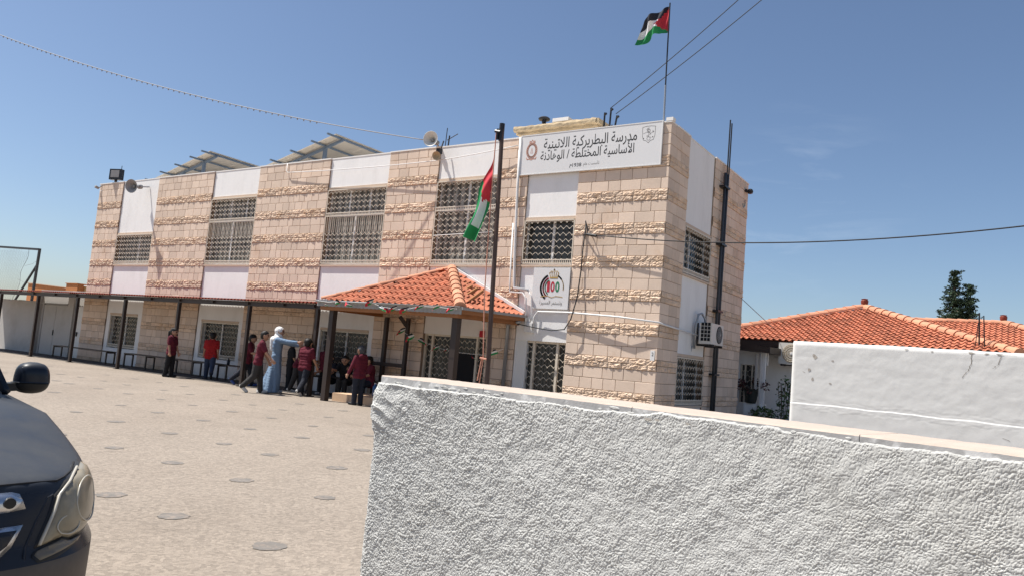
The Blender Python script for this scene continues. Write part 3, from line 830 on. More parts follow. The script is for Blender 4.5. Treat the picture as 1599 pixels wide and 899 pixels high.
# ---- benches
def bench(label, x0, x1, y0, y1, zs, back=False, nleg=2, group='dark benches along the school wall'):
    b = thing('bench', label, 'bench', ((x0 + x1) / 2, (y0 + y1) / 2, 0), group=group)
    cx, cy = (x0 + x1) / 2, (y0 + y1) / 2; hx = (x1 - x0) / 2; hy = (y1 - y0) / 2
    mb = MB()
    for k in range(3):
        a = -hy + 2 * hy * k / 3; mb.box(-hx, hx, a + .008, a + 2 * hy / 3 - .008, zs - .035, zs)
    mb.build('seat', M['brown_metal'], b)
    for k in range(nleg):
        x = -hx + .04 + (2 * hx - .08) * k / (nleg - 1)
        mb = MB()
        for y in (-hy + .03, hy - .03): mb.box(x - .025, x + .025, y - .02, y + .02, 0, zs - .035)
        mb.box(x - .02, x + .02, -hy + .05, hy - .05, zs - .075, zs - .036)
        mb.build('leg', M['brown_metal'], b)
    if back:
        mb = MB(); mb.box(-hx, hx, hy - .02, hy + .015, zs + .42, zs + .52)
        mb.build('backrest', M['brown_metal'], b)
        for x in (-hx + .1, hx - .1):
            mb = MB(); mb.box(x - .02, x + .02, hy + .016, hy + .05, zs - .03, zs + .5); mb.build('back_post', M['brown_metal'], b)
    return b
bench('long thin dark bench below the leftmost grilled window', -24.2, -20.35, -.78, -.42, .47, nleg=2)
bench('dark bench on many legs behind the standing ponytailed girl', -19.25, -12.6, -.78, -.42, .49, nleg=6)
bench('dark bench with a backrest rail under the tiled porch', -10.0, -6.85, -.62, -.28, .50, back=True, nleg=4, group=None)

# ================================================================ FLAGPOLE IN THE YARD AND FLAGS
FLAGM = [M['flag_red'], M['flag_black'], M['flag_white'], M['flag_green']]
fp = thing('flagpole', 'tall rusty brown flagpole standing in front of the tiled porch', 'flagpole', (-2.25, -3.0, 0))
mb = MB(); mb.tube([(0, 0, 0), (-.09, 0, 3), (-.19, 0, 6.02)], [.052, .048, .045], 10); mb.box(-.14, .14, -.14, .14, 0, .03)
mb.build('pole', M['pole_paint'], fp)
mb = MB(); mb.tube([(-.20, 0, 5.78), (-.20, 0, 6.14)], .056, 8); mb.tube([(-.20, -.05, 5.95), (-.32, -.06, 5.98)], .035, 6); mb.tube([(-.26, -.05, 5.8), (-.26, -.05, 6.02)], .03, 6); mb.build('pulley', M['black_metal'], fp)
mb = MB(); mb.tube([(-.29, -.06, 5.95), (-.26, -.08, 4.4), (-.2, -.1, 2.6), (-.10, -.09, 1.35), (-.16, -.08, .8)], .012, 5); mb.tube([(-.02, -.1, 1.33), (-.16, -.12, 1.35)], .02, 5); mb.tube([(-.13, -.1, 1.34), (-.19, -.1, .9)], .012, 5); mb.build('halyard', M['ink_salmon'], fp)

dfl = thing('flag', 'limp red, green and white flag hanging down the brown flagpole', 'flag', (-2.25, -3.0, 0))
# the fly hangs down: columns along f from the hoist, rows across h
mb = MB(); rows = []; nf, nh = 26, 15
kx = [(0, 5.42, 4.66, 0, -.02), (.25, 5.16, 4.56, -.13, .0), (.5, 4.78, 4.34, -.33, -.02), (.75, 4.32, 4.00, -.44, -.08), (1, 3.80, 3.66, -.62, -.26)]
for i in range(nf + 1):
    f = i / nf
    for a, b in zip(kx[:-1], kx[1:]):
        if a[0] <= f <= b[0]:
            t = (f - a[0]) / (b[0] - a[0]); zt, zb, xl, xr = [a[k] + (b[k] - a[k]) * t for k in (1, 2, 3, 4)]
    row = []
    for j in range(nh + 1):
        h = j / nh
        x = -.27 + xl + (xr - xl) * h; z = zt + (zb - zt) * h
        y = -.09 + .075 * math.sin(h * 9 + f * 2) * (.25 + f) + .03 * math.sin(f * 11 + h * 3)
        row.append((x, y, z))
    rows.append(row)
def draped(i, j):
    f, h = (i + .5) / nf, (j + .5) / nh
    if f < .36 or (f < .52 and abs(h - .5) < .5 * (.52 - f) / .16): return 0
    return 3 if (h < .40 or f > .84) else (2 if h < .70 else 3)
mb.grid(rows, m=draped); mb.build('flag_cloth', FLAGM, dfl, smooth=True)

rp = thing('flagpole', 'slim flagpole on the roof corner above the name board', 'flagpole', (-.27, .16, TOP + .03))
mb = MB(); mb.tube([(0, 0, -.2), (-.02, 0, .9)], .024, 8); mb.build('pole_foot', M['steel'], rp)
mb = MB(); mb.tube([(-.02, 0, .9), (-.045, 0, 2.85)], .017, 8); mb.build('pole', M['cable'], rp)
wfl = thing('flag', 'black, white and green flag with a red triangle flying above the roof', 'flag', (-.315, .16, 9.68))
mb = MB(); rows = []; nf, nh = 24, 15
for i in range(nf + 1):
    f = i / nf; row = []
    for j in range(nh + 1):
        h = j / nh
        x = -.62 * f - .05 * h * f + .03 * math.sin(5 * f); y = .13 * math.sin(8 * f + 2.2 * h) * (.3 + f) + .03 * math.sin(19 * f - 5 * h) - .15 * f
        z = -.60 * h * (1 - .12 * f) - .20 * f - .16 * f * f + .045 * math.sin(9 * f + 3 * h)
        row.append((x, y, z))
    rows.append(row)
mb.grid(rows, m=lambda i, j: 0 if abs((j + .5) / nh - .5) < .5 * (1 - (i + .5) / nf / .5) else 1 + min(2, int((j + .5) / nh * 3)))
mb.build('flag_cloth', FLAGM, wfl, smooth=True)

# ================================================================ ON THE ROOF
def solar(label, xl, zl, xh, zh, y0, y1):
    a = thing('solar_panels', label, 'solar panels', (0, 0, 0), group='solar panel arrays on the school roof')
    d = Vector((xh - xl, 0, zh - zl)); L = d.length; d.normalize(); n = Vector((-d.z, 0, d.x))
    P = lambda s, y, k: Vector((xl, y, zl)) + d * s + n * k
    ny = 3; w = (y1 - y0) / ny
    for i in range(2):
        for j in range(ny):
            s0, s1 = L * i / 2 + .01, L * (i + 1) / 2 - .01; q0, q1 = y0 + j * w + .01, y0 + (j + 1) * w - .01
            mb = MB(); mb.hull8([P(s0, q0, 0), P(s1, q0, 0), P(s1, q1, 0), P(s0, q1, 0), P(s0, q0, .035), P(s1, q0, .035), P(s1, q1, .035), P(s0, q1, .035)])
            pn = mb.build('panel', M['panel_back'], a)
            mb = MB(); mb.poly([P(s0 + .02, q0 + .02, .038), P(s1 - .02, q0 + .02, .038), P(s1 - .02, q1 - .02, .038), P(s0 + .02, q1 - .02, .038)]); mb.build('cells', M['panel_face'], pn)
    for f in (.04, .30, .55, .80, .985):
        mb = MB(); mb.bar(P(L * f, y0 - .32, -.05), P(L * f, y1 + .05, -.05), .055, .055); mb.build('purlin', M['blue_steel'], a)
    for y in (y0 + .28, (y0 + y1) / 2, y1 - .4):
        mb = MB(); mb.bar(P(0, y, -.12), P(L, y, -.12), .07, .08); mb.build('rafter', M['blue_steel'], a)
        for s in (.12, .80):
            p = P(L * s, y, -.15); mb = MB(); mb.bar((p.x, y, 6.5), p, .10); mb.build('post', M['blue_steel'], a)
        p = P(L * .8, y, -.9); mb = MB(); mb.bar(p, P(L * .45, y, -.14), .05); mb.build('brace', M['blue_steel'], a)
    return a
solar('tilted solar panel array on the far left of the roof', -22.1, 7.16, -18.43, 8.04, 1.0, 5.2)
solar('tilted solar panel array on the roof nearer the horn loudspeaker', -15.7, 7.10, -11.81, 8.04, 1.0, 5.2)

hut = thing('roof_hut', 'weathered limestone stairhead with an overhanging slab behind the name board', 'roof hut')
mb = MB()
for k in range(5):
    z0 = 6.5 + k * .24; x = -5.35
    while x < -3.0:
        w = min(random.uniform(.3, .55), -2.95 - x); mb.box(x, x + w - .01, 2.1, 2.4, z0, z0 + .23, t=random.random()); x += w
    y = 2.41
    while y < 4.7:
        w = min(random.uniform(.3, .55), 4.75 - y); mb.box(-3.2, -2.955, y, y + w - .01, z0, z0 + .23, t=random.random()); y += w
mb.box(-5.33, -3.21, 2.401, 4.7, 6.45, 7.68)
mb.build('hut_wall', M['old_stone'], hut)
mb = MB(); nx, ny = 26, 3
rowsA = []
for (y, z, o) in ((1.98, 7.76, .01), (1.87, 7.775, .012), (1.86, 7.84, .016), (1.89, 7.90, .018), (2.1, 7.93, .012), (4.9, 7.94, .01)):
    rowsA.append([(-5.55 + 2.62 * i / nx + random.uniform(-.01, .01), y + random.uniform(-o, o) * .6, z + random.uniform(-o, o)) for i in range(nx + 1)])
mb.grid(rowsA); mb.box(-5.52, -2.96, 1.99, 4.88, 7.70, 7.90)
mb.box(-3.0, -2.86, 1.90, 4.9, 7.76, 7.89)
mb.build('overhanging_slab', M['old_stone'], hut)
mb = MB(); mb.lathe([(.06, 0), (.06, .08), (.15, .09), (.17, .13), (.12, .17), (.02, .19)], 14, M=Matrix.Translation((-4.62, 2.0, 7.95)))
tag(mb.build('roof_vent', M['black_metal']), 'small black mushroom vent on the limestone roof hut', 'vent')
mb = MB(); mb.box(-4.35, -3.85, 2.0, 2.3, 7.96, 8.06); tag(mb.build('roof_block', M['coping']), 'pale concrete block lying on the limestone roof hut', 'block')
an = thing('cable_bracket', 'cluster of dark iron rods carrying the overhead wires on the roof', 'bracket', (-2.72, 2.2, 7.5))
for k, (x, z0, z1, ln) in enumerate(((-.13, -.6, .62, 0), (.02, -.6, .72, .03), (.10, -.5, .5, .14))):
    mb = MB(); mb.tube([(x, 0, z0), (x + ln, 0, z1)], .025, 6); mb.tube([(x + ln, 0, z1 - .06), (x + ln + .06, -.02, z1 - .03)], .03, 6); mb.build('rod', M['black_metal'], an)
mb = MB(); mb.tube([(-.15, -.02, .28), (0, -.03, .10), (.12, 0, .26)], .018, 5); mb.tube([(.0, 0, 0), (.25, 0, .05)], .03, 5); mb.build('strap', M['black_metal'], an)

# floodlight and horn loudspeakers
fl = thing('floodlight', 'boxy black floodlight on the left end of the parapet', 'floodlight', (-22.75, -.02, TOP + .03), rz=R(20))
mb = MB(); mb.box(-.26, .26, -.08, .10, .08, .50); mb.build('housing', M['black_metal'], fl)
mb = MB(); mb.box(-.19, .19, -.086, -.08, .17, .45); mb.build('lens', M['grey_paint'], fl)
mb = MB(); mb.box(-.04, .04, -.02, .04, 0, .08); mb.tube([(.16, .05, .5), (.16, .05, .66)], .012, 5); mb.build('bracket', M['black_metal'], fl)
def horn(label, loc, direction, s, mat, arm_to):
    h = thing('loudspeaker', label, 'loudspeaker', loc, group='horn loudspeakers on the facade')
    q = Vector(direction).to_track_quat('Z', 'Y').to_matrix().to_4x4()
    mb = MB()
    mb.lathe([(.045 * s, -.20 * s), (.05 * s, -.1 * s), (.085 * s, .02 * s), (.15 * s, .12 * s), (.25 * s, .20 * s), (.262 * s, .205 * s), (.245 * s, .19 * s), (.14 * s, .10 * s), (.07 * s, 0), (.03 * s, -.05 * s)], 28, M=q)
    mb.build('horn_bell', M[mat], h, smooth=True)
    mb = MB(); mb.lathe([(.075 * s, -.36 * s), (.09 * s, -.34 * s), (.09 * s, -.21 * s), (.06 * s, -.19 * s)], 16, M=q); mb.lathe([(.002, -.055 * s), (.03 * s, -.05 * s), (.045 * s, -.02 * s), (.055 * s, .06 * s), (.03 * s, .09 * s)], 14, M=q)
    mb.build('horn_cone', M['grey_paint'], h, smooth=True)
    mb = MB(); a = q @ Vector((0, 0, -.26 * s)); mb.tube([a, Vector(arm_to)], .025, 6); mb.build('bracket_arm', M['steel'], h)
    return h
horn('grey horn loudspeaker on the white plaster panel below the floodlight', (-20.45, -.50, 6.48), (.30, -.75, -.15), .95, 'grey_paint', (.05, .52, .10))
horn('pale horn loudspeaker standing on the parapet left of the flagpole', (-6.62, -.28, 6.98), (.25, -.95, -.03), .80, 'ac_shell', (-.05, .35, -.12))
lp = thing('wall_lamp', 'small rusty lamp hanging on the facade under the pale loudspeaker', 'lamp', (-6.42, -.28, 6.55))
q = Vector((.3, -.8, -.35)).to_track_quat('Z', 'Y').to_matrix().to_4x4()
mb = MB(); mb.lathe([(.05, -.12), (.07, -.05), (.12, .08), (.10, .07), (.02, .0)], 16, M=q); mb.build('lamp_shade', M['old_stone'], lp)
mb = MB(); mb.box(-.06, .06, .0, .12, .06, .20); mb.tube([(0, .1, .15), (0, .2, .45)], .02, 5); mb.build('bracket', M['black_metal'], lp)
at_ = MB(); at_.tube([(-6.5, .1, 6.9), (-6.48, .1, 7.42)], .012, 5); at_.tube([(-6.45, .1, 7.08), (-6.1, .1, 7.22)], .012, 5); at_.tube([(-6.40, .1, 6.9), (-6.38, .1, 7.2)], .02, 5)
tag(at_.build('antenna', M['cable']), 'thin dark aerial rods behind the pale loudspeaker', 'antenna')

cam2 = thing('security_camera', 'small black camera at the top of the far building corner', 'camera', (0.02, 5.62, 6.62))
mb = MB(); mb.lathe([(.02, -.08), (.07, -.06), (.085, .0), (.06, .05), (.02, .07)], 14, M=Matrix.Translation((.10, 0, .0))); mb.build('dome', M['black_metal'], cam2)
mb = MB(); mb.box(.0, .05, -.16, -.08, -.05, .03); mb.tube([(.03, -.1, -.02), (.1, -.02, 0)], .02, 5); mb.build('mount', M['black_metal'], cam2)
hk = MB(); hk.tube([(.02 + .06 * math.sin(a) * .3, 5.45 + .08 * math.cos(a), 6.22 + .09 * math.sin(a)) for a in [PI * k / 8 - PI for k in range(13)]], .018, 5)
tag(hk.build('wall_ring', M['steel']), 'small iron ring fixed below the corner camera', 'ring')
cm3 = MB(); cm3.lathe([(.02, -.05), (.05, -.04), (.055, .10), (.045, .11)], 12, M=Matrix.Translation((-23.86, -.10, 6.72)) @ Matrix.Rotation(R(75), 4, 'X'))
cm3.tube([(-23.84, -.06, 6.72), (-23.70, .02, 6.86)], .02, 5)
tag(cm3.build('security_camera', M['grey_paint']), 'tiny camera on the left top corner of the facade', 'camera')

# ================================================================ PIPES AND CABLES ON THE WALLS
def pipe(name, label, cat, pts, r, mat, n=8, group=None):
    mb = MB(); mb.tube(pts, r, n); return tag(mb.build(name, M[mat], smooth=True), label, cat, group)
pipe('conduit', 'tall white conduit down the narrow pier left of the name board', 'pipe', [(-3.96, -.06, 6.87), (-3.93, -.06, 5.6), (-3.86, -.06, 4.2), (-3.80, -.06, 3.3), (-3.78, -.07, 3.1), (-3.35, -.09, 3.05)], .035, 'white_plastic')
pipe('conduit', 'second white conduit bending over the door beside the square board', 'pipe', [(-3.97, -.055, 4.7), (-3.92, -.055, 3.2), (-3.90, -.06, 3.0), (-3.5, -.09, 2.98), (-3.4, -.08, 2.85), (-3.36, -.06, 2.2)], .022, 'white_plastic')
pipe('conduit', 'thin white conduit looping down to the junction box', 'pipe', [(-3.36, -.09, 3.05), (-3.25, -.08, 2.9), (-3.22, -.06, 2.5), (-3.24, -.05, 2.28)], .016, 'white_plastic')
mb = MB(); mb.box(-3.40, -3.18, -.07, .09, 2.05, 2.27); tag(mb.build('junction_box', M['white_plastic']), 'white junction box above the right-hand door', 'junction box')
pipe('conduit', 'white conduit running sideways across the corner below the square board', 'pipe', [(-3.16, -.04, 2.12), (-3.15, -.05, 2.42), (-3.05, -.06, 2.55), (-2.2, -.10, 2.555), (-.9, -.16, 2.50), (0.03, -.09, 2.42), (.06, .05, 2.40), (.06, 1.2, 2.36), (.05, 2.3, 2.32)], .021, 'white_plastic')
pipe('drain_pipe', 'grey drain pipe left of the right-hand door', 'pipe', [(-3.42, -.25, 2.28), (-3.80, -.10, 2.24), (-3.86, -.07, 2.18), (-3.86, -.07, .0)], .045, 'steel')
dp = thing('drain_pipe', 'pair of black drain pipes up the shaded side wall', 'pipe', (0, 0, 0))
for (y, x) in ((3.42, .10), (3.60, .10)):
    mb = MB(); mb.tube([(x, y, .0), (x, y + .03, 3.2), (x, y + .06, 6.6)], .036, 10); mb.build('pipe', M['pipe_grey'], dp, smooth=True)
for z in (1.4, 3.0, 4.7, 6.2):
    mb = MB(); mb.box(.0, .165, 3.33, 3.72, z, z + .05); mb.build('clamp', M['black_metal'], dp)
for (y, z1) in ((3.60, 8.05), (3.74, 8.0)):
    mb = MB(); mb.tube([(.10, y, 6.3), (.10, y + .02, z1)], .018, 6); mb.build('rod', M['cable'], dp)
def sag(p, q, s, n=24):
    p, q = Vector(p), Vector(q)
    return [p.lerp(q, k / n) - Vector((0, 0, s * 4 * (k / n) * (1 - k / n))) for k in range(n + 1)]
ANC = Vector((-1.82, -.14, 4.36))
pipe('power_cable', 'black overhead cable leaving the facade bracket to the right', 'cable', sag(ANC, (6.49, -.35, 4.28), .24) + sag((6.49, -.35, 4.28), (11, -.4, 4.62), .1)[1:], .013, 'cable', 6)
mb = MB(); mb.tube([(-1.95, -.03, 4.62), (-1.93, -.10, 4.68), (-1.84, -.13, 4.48), ANC], .014, 5); mb.tube([ANC + Vector((-.02, 0, 0)), ANC + Vector((.22, -.004, -.04))], .034, 6); mb.tube([(-2.0, -.01, 4.38), ANC], .018, 5)
tag(mb.build('cable_anchor', M['cable']), 'black cable anchor on the pier right of the name board window', 'anchor')
pipe('drop_cable', 'slack black cable hanging down the pier beside the square board', 'cable', [(-1.95, -.03, 4.62), (-1.98, -.04, 4.0), (-1.98, -.05, 3.5), (-2.0, -.10, 2.9), (-2.10, -.14, 2.4), (-2.25, -.14, 2.16), (-2.6, -.12, 2.12), (-3.0, -.13, 2.16), (-3.45, -.18, 2.22), (-3.9, -.16, 2.26), (-4.4, -.4, 2.23)], .014, 'cable', 6)
pipe('facade_cable', 'white cable strung loosely across the upper facade', 'cable', [(-12.72, -.03, 6.87), (-12.70, -.05, 6.62), (-12.6, -.07, 6.57)] + sag((-12.6, -.07, 6.57), (-6.5, -.20, 6.44), .04, 10)[1:] + sag((-6.5, -.20, 6.44), (-4.0, -.10, 6.66), .02, 8)[1:], .013, 'white_plastic', 5)
# overhead: rope to the loudspeaker, two wires to the roof bracket (far ends beyond the frame)
rope_pts = sag((-6.70, -.25, 6.98), (-24.6, -4.3, 11.55), .42, 40)
d_ = rope_pts[-1] - rope_pts[-2]
pipe('festoon_cable', 'pale festoon cable rising from the loudspeaker across the left sky', 'cable', rope_pts + [rope_pts[-1] + d_ * k for k in (3, 7, 12)], .013, 'grey_paint', 6)
fo = bpy.data.objects['festoon_cable']
for k in range(8, len(rope_pts) - 1):
    for f in (.15, .65):
        p = rope_pts[k].lerp(rope_pts[k + 1], f); mb = MB(); mb.tube([p + Vector((0, 0, -.005)), p + Vector((0, 0, -.055))], .018, 5); mb.build('lamp_holder', M['grey_paint'], fo)
for lab, a, b in (('upper of two thin overhead wires rising to the right from the roof', (-2.70, 2.2, 8.22), (1.0, 2.0, 10.75)), ('lower of two thin overhead wires rising to the right from the roof', (-2.52, 2.2, 8.05), (1.55, 2.0, 10.60))):
    P = sag(a, b, .06, 20); d_ = P[-1] - P[-2]
    pipe('overhead_wire', lab, 'wire', P + [P[-1] + d_ * 12], .011, 'cable', 5, group='overhead wires to the roof')
pipe('stay_wire', 'short stay wire from the far building corner to the tiled house', 'wire', [(.02, 5.7, 3.6), (.47, 7.4, 2.95)], .010, 'steel', 5)
pipe('window_bar', 'thin white horizontal rail across the window behind the hanging flag', 'rail', [(-6.5, -.03, 4.45), (-4.6, -.03, 4.50)], .010, 'white_plastic', 5)
mb = MB(); mb.box(-4.72, -4.60, -.03, .05, 1.86, 2.02); tag(mb.build('alarm_box', M['flag_red']), 'small red alarm box over the entrance door', 'alarm')

# ---- air conditioners
def aircon(label, loc, rz, w=.80, h=.56, d=.30, white_bracket=True):
    a = thing('air_conditioner', label, 'air conditioner', loc, rz, group='outdoor air conditioner units')
    mb = MB(); mb.box(-w / 2, w / 2, -d, 0, 0, h); mb.build('casing', M['ac_shell'], a)
    mb = MB(); cx = w * .14 if rz > .5 else 0; r_ = h * .41
    mb.lathe([(r_ * 1.03, 0), (r_ * 1.03, .012), (r_ * .97, .012), (r_ * .97, .003)], 36, M=Matrix.Translation((cx, -d, h / 2)) @ Matrix.Rotation(R(90), 4, 'X'))
    mb.lathe([(r_ * .97, .002), (r_ * .2, .004)], 36, M=Matrix.Translation((cx, -d, h / 2)) @ Matrix.Rotation(R(90), 4, 'X'))
    mb.build('fan_opening', M['dark'] if rz > .5 else M['old_stone'], a)
    mb = MB()
    for k in range(24):
        q = 2 * PI * k / 24; mb.bar((cx + .16 * r_ * math.cos(q), -d - .016, h / 2 + .16 * r_ * math.sin(q)), (cx + r_ * math.cos(q), -d - .016, h / 2 + r_ * math.sin(q)), .006)
    for rr in (.45, .7, .9): mb.tube([(cx + r_ * rr * math.cos(2 * PI * k / 24), -d - .018, h / 2 + r_ * rr * math.sin(2 * PI * k / 24)) for k in range(25)], .004, 4)
    mb.build('fan_grille', M['grey_paint'] if rz > .5 else M['ac_shell'], a)
    mb = MB(); mb.lathe([(r_ * .17, .0), (r_ * .17, .02), (.01, .024)], 16, M=Matrix.Translation((cx, -d - .015, h / 2)) @ Matrix.Rotation(R(90), 4, 'X')); mb.build('hub', M['white_plastic'] if rz < .5 else M['grey_paint'], a)
    mb = MB()
    for i in range(5):
        for j in range(3):
            mb.box(-w / 2 - .006, -w / 2 + .002, -d + .035 + j * .08, -d + .10 + j * .08, .07 + i * .09, .145 + i * .09)
    mb.build('side_vents', M['dark'], a)
    mb = MB()
    for x in (-w * .35, w * .35): mb.bar((x, .1, -.03), (x, -d - .03, -.03), .035, .05); mb.bar((x, .09, -.03), (x, .09, .5), .03)
    mb.bar((-w * .45, -d * .7, -.03), (w * .45, -d * .7, -.03), .03); mb.build('bracket', M['black_metal'], a)
    return a
aircon('white air conditioner unit hung on the shaded side wall by the black pipes', (.12, 2.62, 2.13), R(90), w=.86, h=.50, d=.30)
pipe('ac_hose', 'grey hose arching over the side wall air conditioner', 'hose', [(.03, 2.15, 2.0), (.05, 2.12, 2.55), (.07, 2.2, 2.82), (.09, 2.38, 2.86), (.12, 2.52, 2.75), (.13, 2.56, 2.6)], .028, 'steel')
pipe('ac_hose', 'thin grey hose running down below the side wall air conditioner', 'hose', [(.03, 2.15, 2.2), (-.06, 2.15, 1.9), (-.06, 2.16, 1.80)], .018, 'steel')

# ================================================================ LEFT END OF THE YARD
lw = thing('yard_wall', 'tall grey yard wall under the left end of the canopy', 'wall')
mb = MB(); mb.box(-46, -27.65, -.05, .20, 0, 2.10)
nx = 60
for i in range(nx):
    x0, x1 = -46 + 18.35 * i / nx, -46 + 18.35 * (i + 1) / nx - .02; mb.box(x0, x1, -.05, .20, 2.102, 2.115 + .04 * random.random())
mb.build('low_wall', M['plaster_dirty'], lw)
mb = MB(); mb.box(-27.64, -23.9, .10, .35, 0, 2.62); mb.box(-27.64, -27.40, -.06, .099, 0, 2.5); mb.box(-25.05, -24.6, -.02, .099, 0, 2.55)
mb.build('tall_wall', M['plaster_dirty'], lw)
ld = thing('metal_door', 'pale double metal door in the yard wall left of the school', 'door', (-26.1, .06, 0))
mb = MB(); mb.box(-1.0, -.01, .0, .03, .02, 2.02); mb.box(.01, 1.0, .0, .03, .02, 2.02)
mb.build('leaf', M['plaster_dirty'], ld)
mb = MB(); mb.box(-.02, .02, -.03, -.002, .80, 1.02); mb.tube([(0, -.03, .92), (.07, -.05, .92)], .015, 5); mb.build('handle', M['black_metal'], ld)
mb = MB(); mb.box(-1.06, -1.0, -.02, .038, 0, 2.05); mb.box(1.0, 1.06, -.02, .038, 0, 2.05); mb.box(-1.06, 1.06, -.12, .036, 2.05, 2.09); mb.build('frame', M['grey_paint'], ld)
nd = thing('narrow_door', 'narrow cream door standing at the left corner of the school', 'door', (-24.22, .06, 0))
mb = MB(); mb.box(-.26, .26, .0, .03, .02, 2.02); mb.build('leaf', M['white_frame'], nd)
mb = MB(); mb.box(-.02, .02, -.04, -.002, .85, 1.02); mb.tube([(0, -.04, .98), (.10, -.05, .98)], .014, 5); mb.build('handle', M['black_metal'], nd)

gn = thing('ball_net', 'tall black frame with a torn wire ball net behind the yard wall', 'net frame')
mb = MB(); Y = .55
mb.bar((-44, Y, 5.05), (-29.33, Y, 4.42), .09); mb.bar((-29.33, Y, 4.46), (-29.42, Y, 1.2), .09); mb.bar((-29.36, Y, 3.74), (-31.6, Y, 1.5), .07)
mb.build('frame', M['black_metal'], gn)
mb = MB()
def topz(x): return 4.42 + (x + 29.33) * (5.05 - 4.42) / (-44 + 29.33)
for k in range(120):
    for sgn in (1, -1):
        x = -44 + .165 * k
        pts = []
        for q in range(31):
            zz = 1.8 + 3.3 * q / 30; xx = x + sgn * (zz - 2.0) * .62 - (.9 if sgn < 0 else 0) * 0
            edge = -30.25 - .35 * (4.6 - zz) + .12 * math.sin(zz * 5)
            if xx < edge and zz < topz(xx) - .05 and xx > -44: pts.append((xx, Y + .03 * math.sin(xx * 2 + zz), zz))
        if len(pts) > 1: mb.tube(pts, .0024, 3, cap=False)
mb.tube([(-30.25 - .35 * (4.6 - zz) + .12 * math.sin(zz * 5), Y, zz) for zz in np.linspace(2.1, 4.45, 16)], .008, 4)
mb.tube([(-30.5, Y, 3.7), (-29.8, Y, 3.78), (-29.36, Y, 3.95)], .006, 4); mb.tube([(-31.0, Y, 3.1), (-30.3, Y, 2.95), (-29.7, Y, 2.9)], .006, 4)
mb.build('net', M['net_wire'], gn)

ob = thing('orange_house', 'low orange house with a parapet step far behind the yard wall', 'house', (0, 0, 0))
mb = MB(); mb.hull8([(-47, 8, 0), (-41.25, 8, 0), (-41.25, 15, 0), (-47, 15, 0), (-47, 8, 3.67), (-41.25, 8, 3.42), (-41.25, 15, 3.42), (-47, 15, 3.67)]); mb.build('wall', M['orange'], ob)
mb = MB(); mb.box(-41.9, -40.55, 7.9, 10, 0, 3.70); mb.box(-41.95, -40.5, 7.85, 10.05, 3.70, 3.74); mb.build('parapet_block', M['orange'], ob)
mb = MB(); mb.hull8([(-47.05, 7.94, 3.67), (-41.91, 7.94, 3.445), (-41.91, 8.2, 3.445), (-47.05, 8.2, 3.67), (-47.05, 7.94, 3.72), (-41.91, 7.94, 3.49), (-41.91, 8.2, 3.49), (-47.05, 8.2, 3.72)]); mb.build('coping', M['sill'], ob)
yb = thing('yellow_house', 'low yellow house wall between the orange house and the school', 'house', (0, 0, 0))
mb = MB(); mb.box(-40.5, -30, 8.3, 14, 0, 3.60); mb.build('wall', M['yellow'], yb)
mb = MB(); mb.box(-40.49, -30, 8.22, 8.5, 3.60, 3.66); mb.build('coping', M['coping'], yb)

# ================================================================ TILED HOUSES ON THE RIGHT
def hip_house(name, label, x0, x1, y0, y1, ze, pitch, wall=True, tw=.178, th=.31, oh=.45, xmin=None):
    h = thing(name, label, 'house', (0, 0, 0))
    a = (y1 - y0) / 2; zr = ze + a * pitch
    E = [Vector((x0, y0, ze)), Vector((x1, y0, ze)), Vector((x1, y1, ze)), Vector((x0, y1, ze))]
    r0, r1 = Vector((x0 + a, y0 + a, zr)), Vector((x1 - a, y0 + a, zr))
    mb = MB()
    L = x1 - x0; H = math.hypot(a, zr - ze)
    tile_face(mb, E[0], (1, 0, 0), (0, a, zr - ze), lambda u, v: 0 <= v < H and a * v / H - .03 <= u <= L - a * v / H + .03, L, H, tw, th)
    W = y1 - y0
    tile_face(mb, E[1], (0, 1, 0), (-a, 0, zr - ze), lambda u, v: 0 <= v < H and a * v / H - .03 <= u <= W - a * v / H + .03, W, H, tw, th)
    mb.poly([E[0], E[1], r1, r0], 0, .3); mb.poly([E[1], E[2], r1], 0, .3); mb.poly([E[2], E[3], r0, r1], 0, .4); mb.poly([E[3], E[0], r0], 0, .4)
    mb.build('tiled_roof', M['tile'], h)
    mb = MB(); up_ = Vector((0, 0, .015))
    ridge_tiles(mb, E[1] + up_, r1 + up_, .15); ridge_tiles(mb, E[0] + up_, r0 + up_, .15)
    if (r1 - r0).length > .3: ridge_tiles(mb, r0 + up_, r1 + up_, .12)
    mb.build('ridge_tiles', M['tile_pale'], h)
    mb = MB(); mb.lathe([(.09, 0), (.11, .05), (.12, .14), (.09, .17), (.11, .20), (.02, .22)], 12, M=Matrix.Translation(r1 + Vector((0, 0, .10)))); mb.build('ridge_finial', M['red_sheet'], h)
    mb = MB(); mb.box(x0 + .03, x1 - .03, y0 + .03, y0 + .07, ze - .17, ze - .01); mb.box(x1 - .07, x1 - .03, y0 + .071, y1, ze - .17, ze - .01); mb.poly([(x0, y0 + .05, ze - .10), (x1 - .05, y0 + .05, ze - .10), (x1 - .05, y1, ze - .10), (x0, y1, ze - .10)])
    mb.build('fascia', M['brown_metal'], h)
    mb = MB(); mb.box(x0 + oh, x1 - oh, y0 + oh, y1 - oh, 0, ze - .02); mb.build('wall', M['plaster'], h)
    return h, r0, r1
HX1 = 6.47
hs, hr0, hr1 = hip_house('tiled_house', 'single storey white house with a terracotta hip roof right of the school', -2.0, HX1, 7.55, 16.0, 2.58, .345)
hip_house('tiled_house', 'second terracotta hip roof farther back and to the right', -4.5, 10.35, 12.6, 21.2, 2.59, .36)
vp = thing('vent_pipe', 'thin dark vent rods rising over the right part of the tiled roof', 'pipe', (0, 0, 0))
